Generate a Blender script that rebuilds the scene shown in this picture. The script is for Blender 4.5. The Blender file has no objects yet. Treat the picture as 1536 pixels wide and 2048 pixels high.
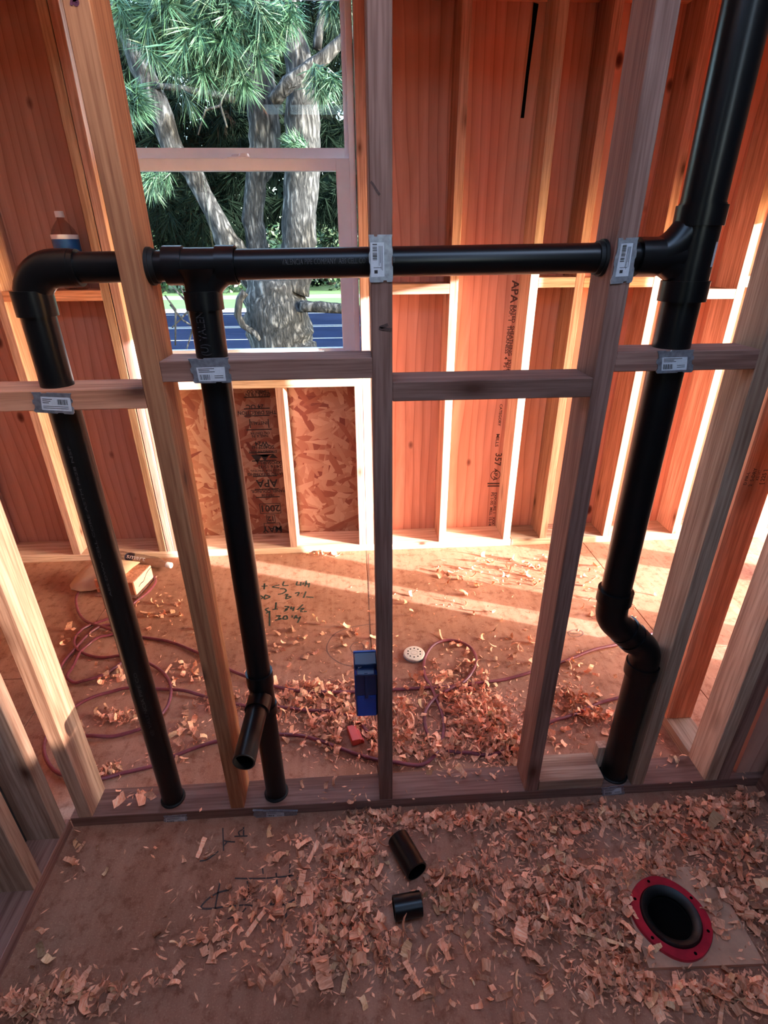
import bpy, bmesh, math, random
from mathutils import Vector, Matrix, Euler
random.seed(7)
C = bpy.context.scene
COL = C.collection
PI = math.pi

# ------------------------------------------------------------------ camera, sky, sun, exposure
cam_d = bpy.data.cameras.new('camera'); cam = bpy.data.objects.new('camera', cam_d); COL.objects.link(cam)
cam_d.sensor_fit = 'VERTICAL'; cam_d.sensor_height = 36.0; cam_d.sensor_width = 27.0; cam_d.lens = 18.631
cam_d.clip_start = 0.02; cam_d.clip_end = 500
Rv = Vector((0.99827, -0.05829, -0.00744)); Uv = Vector((0.03252, 0.44254, 0.89616)); Fv = Vector((0.04894, 0.89485, -0.44367))
M = Matrix((( Rv.x, Uv.x, -Fv.x, 0.0), (Rv.y, Uv.y, -Fv.y, -1.018), (Rv.z, Uv.z, -Fv.z, 1.485), (0, 0, 0, 1)))
cam.matrix_world = M
C.camera = cam

SUN_EL = math.radians(8.7)
sun_dir = Vector((-1.0, 0.395, 0.0)).normalized() * math.cos(SUN_EL) + Vector((0, 0, -math.sin(SUN_EL)))
sd = bpy.data.lights.new('sun', 'SUN'); sd.energy = 15.5; sd.angle = math.radians(0.53); sd.color = (1.0, 0.97, 0.95)
so = bpy.data.objects.new('sun', sd); COL.objects.link(so)
so.rotation_mode = 'QUATERNION'; so.rotation_quaternion = sun_dir.to_track_quat('-Z', 'Y')

w = bpy.data.worlds.new('world'); C.world = w; w.use_nodes = True
wn = w.node_tree; bg = wn.nodes['Background']
sky = wn.nodes.new('ShaderNodeTexSky'); sky.sky_type = 'NISHITA'; sky.sun_disc = False
sky.sun_elevation = math.radians(16); sky.sun_rotation = math.atan2(-sun_dir.x, -sun_dir.y)
sky.air_density = 1.0; sky.dust_density = 1.6; sky.ozone_density = 1.0
wn.links.new(sky.outputs[0], bg.inputs[0]); bg.inputs[1].default_value = 1.35

C.view_settings.view_transform = 'Standard'; C.view_settings.look = 'None'
C.view_settings.exposure = 1.62; C.view_settings.gamma = 1.0
C.view_settings.use_curve_mapping = False
C.cycles.max_bounces = 14; C.cycles.diffuse_bounces = 8; C.cycles.transparent_max_bounces = 16
C.cycles.caustics_reflective = False; C.cycles.caustics_refractive = False
C.cycles.sample_clamp_indirect = 8.0

# ------------------------------------------------------------------ helpers
def link(o, parent=None):
    COL.objects.link(o)
    if parent is not None: o.parent = parent
    return o
def empty(name, loc=(0, 0, 0), label=None, cat=None, kind=None, group=None):
    o = bpy.data.objects.new(name, None); o.location = loc; link(o); tag(o, label, cat, kind, group); return o
def tag(o, label=None, cat=None, kind=None, group=None):
    if label: o['label'] = label
    if cat: o['category'] = cat
    if kind: o['kind'] = kind
    if group: o['group'] = group
    return o
def mesh_obj(name, bm, mats, parent=None, loc=(0, 0, 0), smooth=False, rot=None):
    me = bpy.data.meshes.new(name)
    bmesh.ops.recalc_face_normals(bm, faces=bm.faces)
    bm.to_mesh(me); bm.free()
    for m in (mats if isinstance(mats, (list, tuple)) else [mats]): me.materials.append(m)
    if smooth:
        for p in me.polygons: p.use_smooth = True
        if smooth == 'auto':
            me.set_sharp_from_angle(angle=math.radians(40))
    o = bpy.data.objects.new(name, me); o.location = loc
    if rot is not None: o.rotation_euler = rot
    return link(o, parent)
def add_box(bm, x0, x1, y0, y1, z0, z1, bev=0.0, mi=0, mat=None):
    t = bmesh.new()
    vs = [t.verts.new((x, y, z)) for x in (x0, x1) for y in (y0, y1) for z in (z0, z1)]
    for f in ((0, 1, 3, 2), (4, 6, 7, 5), (0, 4, 5, 1), (2, 3, 7, 6), (0, 2, 6, 4), (1, 5, 7, 3)): t.faces.new([vs[i] for i in f])
    bmesh.ops.recalc_face_normals(t, faces=t.faces)
    if bev: bmesh.ops.bevel(t, geom=list(t.edges), offset=bev, segments=1, affect='EDGES')
    if mat is not None: t.transform(mat)
    merge(bm, t, mi)
def merge(bm, t, mi=0):
    mp = {}
    for v in t.verts: mp[v] = bm.verts.new(v.co)
    for f in t.faces:
        try:
            n = bm.faces.new([mp[v] for v in f.verts]); n.material_index = mi; n.smooth = f.smooth
        except ValueError: pass
    t.free()
def board(name, parent, b, mat, axis='Z', bev=0.0015):
    """a sawn board: world box b=(x0,x1,y0,y1,z0,z1); its mesh keeps the grain along local Z"""
    x0, x1, y0, y1, z0, z1 = b
    c = ((x0 + x1) / 2, (y0 + y1) / 2, (z0 + z1) / 2); sx, sy, sz = x1 - x0, y1 - y0, z1 - z0
    rot = None
    if axis == 'X': sx, sz = sz, sx; rot = (0, PI / 2, 0)
    elif axis == 'Y': sy, sz = sz, sy; rot = (PI / 2, 0, 0)
    bm = bmesh.new(); add_box(bm, -sx / 2, sx / 2, -sy / 2, sy / 2, -sz / 2, sz / 2, bev)
    return mesh_obj(name, bm, mat, parent, c, rot=rot)
def frame_axes(d):
    d = d.normalized(); a = Vector((0, 0, 1)) if abs(d.z) < 0.9 else Vector((0, 1, 0))
    u = d.cross(a).normalized(); v = d.cross(u).normalized(); return u, v
def add_tube(bm, pts, radii, n=24, cap=True, mi=0):
    """sweep of circles along a chain of points, parallel transported"""
    pts = [Vector(p) for p in pts]
    if not isinstance(radii, (list, tuple)): radii = [radii] * len(pts)
    rings = []; u = None
    for i, p in enumerate(pts):
        if i == 0: d = pts[1] - pts[0]
        elif i == len(pts) - 1: d = pts[-1] - pts[-2]
        else: d = (pts[i + 1] - pts[i]).normalized() + (pts[i] - pts[i - 1]).normalized()
        d.normalize()
        if u is None: u, _ = frame_axes(d)
        u = (u - d * u.dot(d)).normalized(); v = d.cross(u)
        rings.append([bm.verts.new(p + (u * math.cos(2 * PI * k / n) + v * math.sin(2 * PI * k / n)) * radii[i]) for k in range(n)])
    for a, b in zip(rings, rings[1:]):
        for k in range(n):
            f = bm.faces.new((a[k], a[(k + 1) % n], b[(k + 1) % n], b[k])); f.smooth = True; f.material_index = mi
    if cap:
        for r in (rings[0], rings[-1]):
            f = bm.faces.new(r); f.material_index = mi
    return rings
def add_pipe_end(bm, p0, p1, ro, ri, n=28, mi=0, open_both=True, depth=None):
    """hollow pipe: outer wall, end rings and inner bore"""
    p0, p1 = Vector(p0), Vector(p1); d = p1 - p0; u, v = frame_axes(d)
    def ring(p, r): return [bm.verts.new(p + (u * math.cos(2 * PI * k / n) + v * math.sin(2 * PI * k / n)) * r) for k in range(n)]
    prof = [(p0, ri), (p0, ro - .001), (p0 + d.normalized() * .001, ro), (p1 - d.normalized() * .001, ro), (p1, ro - .001), (p1, ri)]
    rs = [ring(*q) for q in prof]
    for j, (a, b) in enumerate(zip(rs, rs[1:] + rs[:1])):
        for k in range(n):
            f = bm.faces.new((a[k], a[(k + 1) % n], b[(k + 1) % n], b[k])); f.smooth = True; f.material_index = 1 if j == 5 else mi
def add_lathe(bm, prof, n=32, origin=(0, 0, 0), axis=(0, 0, 1), mi=0, close=False):
    o = Vector(origin); d = Vector(axis).normalized(); u, v = frame_axes(d); rs = []
    for r, h in prof:
        if r < 1e-6: rs.append([bm.verts.new(o + d * h)])
        else: rs.append([bm.verts.new(o + d * h + (u * math.cos(2 * PI * k / n) + v * math.sin(2 * PI * k / n)) * r) for k in range(n)])
    seq = list(zip(rs, rs[1:])) + ([(rs[-1], rs[0])] if close else [])
    for a, b in seq:
        for k in range(n):
            k2 = (k + 1) % n
            q = [a[k % len(a)], a[k2 % len(a)], b[k2 % len(b)], b[k % len(b)]]
            qq = []
            for x in q:
                if x not in qq: qq.append(x)
            if len(qq) > 2:
                try:
                    f = bm.faces.new(qq); f.smooth = True; f.material_index = mi
                except ValueError: pass
def bez(p0, p1, p2, n=10):
    p0, p1, p2 = Vector(p0), Vector(p1), Vector(p2)
    return [p0 * (1 - t) ** 2 + p1 * 2 * t * (1 - t) + p2 * t * t for t in [i / n for i in range(n + 1)]]

_tc = {}
def text_mesh(s, size, bold=0.0):
    """flat lettering as a mesh in the XY plane, origin at its centre"""
    cu = bpy.data.curves.new('lettering', 'FONT'); cu.body = s; cu.size = size; cu.align_x = 'CENTER'; cu.align_y = 'CENTER'; cu.offset = bold * size; cu.resolution_u = 2
    o = bpy.data.objects.new('lettering', cu); COL.objects.link(o)
    bpy.context.view_layer.update()
    me = bpy.data.meshes.new_from_object(o.evaluated_get(bpy.context.evaluated_depsgraph_get()))
    bpy.data.objects.remove(o); bpy.data.curves.remove(cu)
    return me
def add_text(bm, s, size, mat, sx=1.0, mi=0, bold=.022):
    me = text_mesh(s, size, bold); t = bmesh.new(); t.from_mesh(me); bpy.data.meshes.remove(me)
    t.transform(mat @ Matrix.Diagonal((sx, 1, 1, 1))); merge(bm, t, mi)
def add_stroke(bm, pts, wd, z=0.0, mi=0):
    """flat pen stroke on the XY plane"""
    P = [Vector((p[0], p[1], z)) for p in pts]
    if len(P) > 2:
        Q = []
        for i in range(len(P) - 1):
            a = P[max(i - 1, 0)]; b = P[i]; c = P[i + 1]; d = P[min(i + 2, len(P) - 1)]
            for k in range(5):
                t = k / 5
                Q.append(0.5 * ((2 * b) + (c - a) * t + (2 * a - 5 * b + 4 * c - d) * t * t + (3 * b - a - 3 * c + d) * t ** 3))
        Q.append(P[-1]); P = Q
    prev = None
    for i, p in enumerate(P):
        d = (P[min(i + 1, len(P) - 1)] - P[max(i - 1, 0)])
        if d.length < 1e-6: continue
        d.normalize(); n = Vector((-d.y, d.x, 0)) * wd / 2
        cur = (bm.verts.new(p + n), bm.verts.new(p - n))
        if prev:
            f = bm.faces.new((prev[0], prev[1], cur[1], cur[0])); f.material_index = mi
        prev = cur

# ------------------------------------------------------------------ materials
class NT:
    def __init__(s, name):
        s.m = bpy.data.materials.new(name); s.m.use_nodes = True; s.t = s.m.node_tree; s.n = s.t.nodes; s.b = s.n['Principled BSDF']
        s.out = s.n['Material Output']
    def add(s, typ, **kw):
        n = s.n.new(typ)
        for k, v in kw.items(): setattr(n, k, v)
        return n
    def l(s, a, b): s.t.links.new(a, b)
    def coord(s, kind='Object', scale=(1, 1, 1), rnd=True, rot=(0, 0, 0)):
        tc = s.add('ShaderNodeTexCoord'); src = tc.outputs[kind]
        if rnd:
            oi = s.add('ShaderNodeObjectInfo'); mu = s.add('ShaderNodeVectorMath', operation='MULTIPLY_ADD')
            cb = s.add('ShaderNodeCombineXYZ'); s.l(oi.outputs['Random'], cb.inputs[0]); s.l(oi.outputs['Random'], cb.inputs[1]); s.l(oi.outputs['Random'], cb.inputs[2])
            s.l(cb.outputs[0], mu.inputs[0]); mu.inputs[1].default_value = (37.3, 91.7, 53.1); s.l(src, mu.inputs[2]); src = mu.outputs[0]
        mp = s.add('ShaderNodeMapping'); s.l(src, mp.inputs[0]); mp.inputs['Scale'].default_value = scale; mp.inputs['Rotation'].default_value = rot
        return mp.outputs[0]
    def coordmap(s, vec, scale):
        mp = s.add('ShaderNodeMapping'); s.l(vec, mp.inputs[0]); mp.inputs['Scale'].default_value = scale; return mp.outputs[0]
    def noise(s, vec, scale, detail=4, rough=0.55, dist=0.0):
        n = s.add('ShaderNodeTexNoise'); s.l(vec, n.inputs['Vector']); n.inputs['Scale'].default_value = scale; n.inputs['Detail'].default_value = detail
        n.inputs['Roughness'].default_value = rough; n.inputs['Distortion'].default_value = dist; return n.outputs['Fac']
    def ramp(s, fac, stops):
        r = s.add('ShaderNodeValToRGB'); s.l(fac, r.inputs[0])
        e = r.color_ramp.elements
        e[0].position, e[0].color = stops[0][0], (*stops[0][1], 1); e[1].position, e[1].color = stops[-1][0], (*stops[-1][1], 1)
        for p, c in stops[1:-1]:
            k = e.new(p); k.color = (*c, 1)
        return r.outputs[0]
    def mix(s, fac, a, b, mode='MIX'):
        m = s.add('ShaderNodeMix', data_type='RGBA', blend_type=mode)
        for v, i in ((fac, 0), (a, 6), (b, 7)):
            if hasattr(v, 'links'): s.l(v, m.inputs[i])
            else: m.inputs[i].default_value = v if not isinstance(v, tuple) else (*v, 1)
        return m.outputs[2]
    def math(s, op, a, b=0.0):
        m = s.add('ShaderNodeMath', operation=op)
        for v, i in ((a, 0), (b, 1)):
            if hasattr(v, 'links'): s.l(v, m.inputs[i])
            else: m.inputs[i].default_value = v
        return m.outputs[0]
    def bump(s, h, strength=0.3, dist=0.002):
        b = s.add('ShaderNodeBump'); b.inputs['Strength'].default_value = strength; b.inputs['Distance'].default_value = dist; s.l(h, b.inputs['Height']); s.l(b.outputs[0], s.b.inputs['Normal'])
    def done(s, col=None, rough=0.6, metal=0.0, spec=None):
        if col is not None:
            if hasattr(col, 'links'): s.l(col, s.b.inputs['Base Color'])
            else: s.b.inputs['Base Color'].default_value = (*col, 1)
        s.b.inputs['Roughness'].default_value = rough; s.b.inputs['Metallic'].default_value = metal
        if spec is not None: s.b.inputs['Specular IOR Level'].default_value = spec
        return s.m
G3 = (0, 0, 0)
def wood(name, base, dark, knots=0.10, streak=0.55, var=0.25):
    t = NT(name)
    v1 = t.coord(scale=(26, 26, 1.1)); g1 = t.noise(v1, 1.0, 4, .6, .9)
    v2 = t.coord(scale=(150, 150, 5)); g2 = t.noise(v2, 1.0, 3, .6)
    c = t.ramp(g1, [(.30, dark), (.48, tuple(a * .6 + b * .4 for a, b in zip(base, dark))), (.58, base), (.8, tuple(min(1, x * 1.15) for x in base))])
    c = t.mix(t.ramp(g2, [(.42, G3), (.62, (streak * 1.1,) * 3)]), c, t.mix(1.0, c, (.50, .40, .36), 'MULTIPLY'))
    v3 = t.coord(scale=(7, 7, 3.2)); vo = t.add('ShaderNodeTexVoronoi'); t.l(v3, vo.inputs['Vector']); vo.inputs['Scale'].default_value = 1.0
    k = t.ramp(vo.outputs['Distance'], [(knots * .35, (1, 1, 1)), (knots, (.45, .45, .45)), (knots * 2.1, (0, 0, 0))])
    c = t.mix(k, c, (.10, .035, .02))
    oi = t.add('ShaderNodeObjectInfo'); hs = t.add('ShaderNodeHueSaturation'); t.l(c, hs.inputs['Color'])
    mr = t.add('ShaderNodeMapRange'); t.l(oi.outputs['Random'], mr.inputs[0]); mr.inputs[3].default_value = 1 - var; mr.inputs[4].default_value = 1 + var * .6
    t.l(mr.outputs[0], hs.inputs['Value'])
    t.bump(g2, .35, .0015)
    return t.done(hs.outputs[0], .72, spec=.25)
M_STUD = wood('fir_stud_shaded', (.32, .170, .132), (.205, .094, .068))  # same fir, darkened so the near studs read as shaded
M_STUD_B = wood('fir_stud_lit', (.53, .30, .225), (.35, .17, .115))  # undarkened copy of that fir for the sunlit back studs
M_STUD_TAN = wood('tan_stud', (.52, .34, .24), (.32, .175, .115))
M_STUD_RED = wood('red_fir_stud', (.72, .33, .20), (.48, .17, .085), knots=.12)
M_STUD_OR = wood('orange_fir_stud', (.50, .215, .105), (.30, .10, .045), knots=.08)
M_STUD_PALE = wood('pale_pine_stud', (.62, .44, .34), (.44, .27, .19))
M_PINK = wood('pink_fir_stud', (.58, .35, .29), (.42, .22, .18), knots=.06)
def plywood(name, base, dark):
    t = NT(name)
    v = t.coord(scale=(7, 7, .8)); n = t.noise(v, 1.0, 5, .6, 1.6)
    wv = t.add('ShaderNodeTexWave', wave_type='BANDS', bands_direction='X'); t.l(t.coord(scale=(1, 1, .16)), wv.inputs[0]); wv.inputs['Scale'].default_value = 7.0
    wv.inputs['Distortion'].default_value = 11.0; wv.inputs['Detail'].default_value = 2.5; wv.inputs['Detail Scale'].default_value = .55
    f = n; wv.wave_profile = 'SAW'
    c = t.ramp(f, [(.25, tuple(a * .35 + b * .65 for a, b in zip(base, dark))), (.48, tuple(a * .75 + b * .25 for a, b in zip(base, dark))), (.60, base), (.85, tuple(min(1, x * 1.15) for x in base))])
    c = t.mix(t.ramp(wv.outputs['Fac'], [(.0, (.62, .62, .62)), (.16, (.22, .22, .22)), (.55, G3)]), c, t.mix(1.0, c, (.52, .36, .32), 'MULTIPLY'))
    fine = t.noise(t.coord(scale=(120, 120, 3)), 1.0, 3, .6)
    c = t.mix(t.math('MULTIPLY', fine, .35), c, t.mix(1.0, c, (.6, .45, .4), 'MULTIPLY'))
    vo = t.add('ShaderNodeTexVoronoi'); t.l(t.coord(scale=(5.2, 2.0, 3.1)), vo.inputs['Vector']); vo.inputs['Scale'].default_value = 1.0
    k = t.ramp(vo.outputs['Distance'], [(.045, (1, 1, 1)), (.075, (.75, .75, .75)), (.11, (0, 0, 0))])
    c = t.mix(k, c, (.09, .025, .02))
    t.bump(fine, .25, .001)
    return t.done(c, .75, spec=.2)
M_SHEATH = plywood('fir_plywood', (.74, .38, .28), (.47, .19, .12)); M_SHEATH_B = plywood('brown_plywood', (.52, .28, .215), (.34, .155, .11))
def osb():
    t = NT('strand_board'); base = t.coord(scale=(1, 1, 1), rnd=False)
    wn_ = t.add('ShaderNodeTexNoise'); t.l(base, wn_.inputs['Vector']); wn_.inputs['Scale'].default_value = 9.0; wn_.inputs['Detail'].default_value = 3
    def layer(rot, sc, off):
        ad = t.add('ShaderNodeVectorMath', operation='MULTIPLY_ADD'); t.l(wn_.outputs['Color'], ad.inputs[0]); ad.inputs[1].default_value = (.013, .0, .013); t.l(base, ad.inputs[2])
        r1 = t.add('ShaderNodeMapping'); t.l(ad.outputs[0], r1.inputs[0]); r1.inputs['Rotation'].default_value = (0, rot, 0); r1.inputs['Location'].default_value = (off, 0, off * 1.7)
        mp = t.add('ShaderNodeMapping'); t.l(r1.outputs[0], mp.inputs[0]); mp.inputs['Scale'].default_value = (sc[0], 1, sc[1])
        vo = t.add('ShaderNodeTexVoronoi'); t.l(mp.outputs[0], vo.inputs['Vector']); vo.inputs['Scale'].default_value = 1.0
        sp = t.add('ShaderNodeSeparateColor'); t.l(vo.outputs['Color'], sp.inputs[0])
        gr = t.noise(t.coordmap(r1.outputs[0], (420, 1, 30)), 1.0, 2, .5)
        return sp.outputs, gr
    pal = [(.0, (.16, .042, .030)), (.12, (.25, .090, .055)), (.35, (.31, .145, .090)), (.65, (.37, .205, .135)), (1.0, (.46, .30, .205))]
    c = None
    for rot, sc, off, thr in ((.15, (34, 9), .0, 0), (-.75, (30, 8), 3.1, .45), (.9, (38, 10), 7.7, .5), (-.25, (44, 11), 11.3, .55), (1.4, (46, 12), 17.9, .68), (.5, (52, 12), 23.3, .72), (-1.1, (60, 14), 29.1, .8)):
        o, gr = layer(rot, (sc[0] * .8, sc[1] * .74), off); col = t.mix(t.math('MULTIPLY', gr, .5), t.ramp(o[0], pal), t.mix(1.0, t.ramp(o[0], pal), (.6, .45, .4), 'MULTIPLY'))
        c = col if c is None else t.mix(t.math('GREATER_THAN', o[1], thr), c, col)
    return t.done(c, .6, spec=.3)
M_OSB = osb()
def floor_mat():
    t = NT('plywood_subfloor')
    n = t.noise(t.coord(scale=(2.2, 2.2, 2.2), rnd=False), 1.0, 5, .6, .4)
    gr = t.noise(t.coord(scale=(30, 2.0, 1), rot=(0, 0, .25), rnd=False), 1.0, 4, .6, .6)
    f = t.math('ADD', t.math('MULTIPLY', n, .6), t.math('MULTIPLY', gr, .4))
    c = t.ramp(f, [(.3, (.25, .108, .064)), (.5, (.36, .164, .103)), (.68, (.45, .232, .158))])
    du = t.noise(t.coord(scale=(260, 260, 260), rnd=False), 1.0, 3, .7)
    c = t.mix(t.ramp(du, [(.55, G3), (.72, (.75, .75, .75))]), c, (.56, .31, .19))
    c = t.mix(t.ramp(du, [(.28, (.7, .7, .7)), (.42, G3)]), c, (.24, .11, .07))
    st = t.noise(t.coord(scale=(1, 1, 1), rnd=False), 26, 6, .72); c = t.mix(t.ramp(st, [(.36, (.85, .85, .85)), (.50, G3)]), c, t.mix(1.0, c, (.62, .52, .46), 'MULTIPLY'))
    sm = t.noise(t.coord(scale=(1, 1, 1), rnd=False), 3.1, 3, .6); c = t.mix(t.ramp(sm, [(.32, (.6, .6, .6)), (.46, G3)]), c, t.mix(1.0, c, (.66, .58, .52), 'MULTIPLY'))
    t.bump(du, .5, .002)
    return t.done(c, .8, spec=.2)
M_FLOOR = floor_mat()
def plain(name, col, rough=.5, metal=0.0, var=0.0, nscale=40, spec=None, bump=0.0):
    t = NT(name)
    if var:
        n = t.noise(t.coord(rnd=False), nscale, 4, .6)
        c = t.ramp(n, [(.3, tuple(x * (1 - var) for x in col)), (.7, tuple(min(1, x * (1 + var)) for x in col))])
        if bump: t.bump(n, bump, .001)
    else: c = col
    return t.done(c, rough, metal, spec)
M_ABSORB = plain('black_light_absorber', (.035, .033, .033), .85, var=.2, nscale=30)  # black surface added on unseen walls to swallow bounce light
M_ABS = plain('black_abs', (.004, .004, .0045), .30, var=.25, nscale=9, spec=.30)
M_ABS_IN = plain('black_bore', (.002, .002, .002), .8, spec=.05)
M_SLEEVE = plain('black_sleeve', (.008, .008, .008), .55, spec=.3)
M_STEEL = plain('galvanised_steel', (.33, .34, .38), .42, .75, var=.25, nscale=120)
M_STICK = plain('white_sticker', (.55, .55, .58), .5, var=.06, nscale=200)
M_INK = plain('black_ink', (.018, .014, .014), .6)
M_STAMP = plain('stamp_ink', (.07, .030, .022), .7, var=.35, nscale=220)
M_GREENPEN = plain('green_marker', (.022, .040, .028), .7, var=.4, nscale=150)
M_GREYPEN = plain('grey_pipe_print', (.028, .028, .031), .5)
M_VINYL = plain('white_vinyl', (.72, .69, .76), .28, var=.03, nscale=20, spec=.5)
M_RED = plain('red_flange_plastic', (.42, .012, .030), .38, var=.25, nscale=30)
M_RUBBER = plain('black_collar', (.006, .006, .006), .5, var=.5, nscale=60)
M_BLUE = plain('blue_plastic', (.008, .060, .34), .4, var=.15, nscale=30)
M_BLUE_D = plain('dark_blue_plastic', (.010, .028, .085), .4)
M_REDCLIP = plain('red_clip_plastic', (.62, .055, .035), .42, var=.1)
M_HOSE = plain('maroon_rubber', (.17, .032, .045), .42, var=.25, nscale=60)
M_DISC = plain('beige_plastic', (.62, .54, .43), .5, var=.1, nscale=90)
M_KRAFT = plain('tan_board', (.52, .345, .235), .6, var=.08, nscale=14)
M_ENDG = plain('pink_end_grain', (.60, .36, .30), .7, var=.14, nscale=60)
M_CAP = plain('white_cap', (.75, .76, .80), .35)
M_NAVY = plain('navy_label', (.008, .012, .035), .4)
M_WHITE = plain('white_print', (.8, .8, .82), .5)
M_LABELB = plain('blue_label', (.01, .10, .30), .35, var=.25, nscale=25)
def clear(name, tint, gloss=.12, rough=.05, facing=False):
    t = NT(name); t.n.remove(t.b)
    tr = t.add('ShaderNodeBsdfTransparent'); tr.inputs[0].default_value = (*tint, 1); gl = t.add('ShaderNodeBsdfGlossy'); gl.inputs['Roughness'].default_value = rough
    fr = t.add('ShaderNodeLayerWeight'); fr.inputs[0].default_value = gloss; mx = t.add('ShaderNodeMixShader')
    t.l(t.math('MULTIPLY', t.math('POWER', fr.outputs['Facing'], 2.2), .75) if facing else fr.outputs['Fresnel'], mx.inputs[0]); t.l(tr.outputs[0], mx.inputs[1]); t.l(gl.outputs[0], mx.inputs[2]); t.l(mx.outputs[0], t.out.inputs[0]); return t.m
M_GLASS = clear('window_glass', (.92, .96, .95), .14, .0)
M_PET = clear('clear_pet', (.84, .83, .84), .5, .10, True)
def chip_mat(name, base, dark, edge):
    t = NT(name); g = t.noise(t.coord(scale=(260, 40, 260)), 1.0, 3, .6, .5)
    c = t.ramp(g, [(.3, dark), (.55, base), (.75, edge)])
    oi = t.add('ShaderNodeObjectInfo'); hs = t.add('ShaderNodeHueSaturation'); t.l(c, hs.inputs['Color'])
    geo = t.add('ShaderNodeNewGeometry'); ad = t.math('ADD', oi.outputs['Random'], geo.outputs['Random Per Island']); fr = t.math('FRACT', ad)
    mr = t.add('ShaderNodeMapRange'); t.l(fr, mr.inputs[0]); mr.inputs[3].default_value = .45; mr.inputs[4].default_value = 1.35
    t.l(mr.outputs[0], hs.inputs['Value']); return t.done(hs.outputs[0], .7, spec=.25)
M_CHIP = chip_mat('red_wood_shaving', (.90, .42, .25), (.63, .25, .13), (.95, .58, .38))
M_CHIP_Y = chip_mat('yellow_wood_shaving', (.88, .50, .27), (.66, .33, .15), (.94, .64, .40))

# ------------------------------------------------------------------ setting: floor
W = .0381; Y2 = 1.506; YB = 1.672; ZT = 2.345
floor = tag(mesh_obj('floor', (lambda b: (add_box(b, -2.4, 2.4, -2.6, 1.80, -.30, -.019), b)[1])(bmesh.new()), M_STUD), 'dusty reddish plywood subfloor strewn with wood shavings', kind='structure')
for (x0, x1, y0, y1) in ((-2.4, -1.19, -2.6, .62), (-1.187, 1.257, -2.6, .02), (1.26, 2.4, -2.6, .62), (-1.187, .035, .023, 1.80), (.038, 1.257, .023, 1.80), (-2.4, -1.19, .623, 1.80), (1.26, 2.4, .623, 1.80)):
    bm = bmesh.new(); add_box(bm, x0, x1, y0, y1, -.0185, 0, .0008); mesh_obj('floor_panel', bm, M_FLOOR, floor)

# ------------------------------------------------------------------ setting: middle stud wall (the open partition)
wm = empty('wall_center', label='open stud partition with black drain pipes running through it', kind='structure')
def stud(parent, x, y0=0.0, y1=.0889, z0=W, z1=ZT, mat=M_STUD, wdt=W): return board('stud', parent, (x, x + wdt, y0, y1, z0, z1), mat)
S0x, S1x, S2x, S3x, S4x, S5x = -.824, -.395, .036, .468, .792, 1.020
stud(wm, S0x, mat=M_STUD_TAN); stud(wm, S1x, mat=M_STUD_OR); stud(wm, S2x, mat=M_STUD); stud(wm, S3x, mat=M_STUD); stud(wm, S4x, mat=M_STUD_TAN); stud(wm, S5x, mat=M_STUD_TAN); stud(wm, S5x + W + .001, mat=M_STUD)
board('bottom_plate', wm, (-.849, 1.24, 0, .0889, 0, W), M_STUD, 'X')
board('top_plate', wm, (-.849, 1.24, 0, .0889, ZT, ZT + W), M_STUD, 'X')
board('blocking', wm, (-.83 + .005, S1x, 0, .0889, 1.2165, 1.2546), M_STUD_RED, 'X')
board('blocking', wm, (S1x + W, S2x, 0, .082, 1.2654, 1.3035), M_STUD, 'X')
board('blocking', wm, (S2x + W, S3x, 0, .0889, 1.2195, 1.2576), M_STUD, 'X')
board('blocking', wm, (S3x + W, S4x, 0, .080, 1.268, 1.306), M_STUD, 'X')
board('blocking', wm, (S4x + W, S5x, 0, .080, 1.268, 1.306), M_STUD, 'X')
board('plate_block', wm, (.509, .703, .001, .0915, W, 2 * W), M_STUD_TAN, 'X')
board('stud', wm, (.703, .735, .062, .0885, W, .13), M_STUD_TAN)

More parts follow.
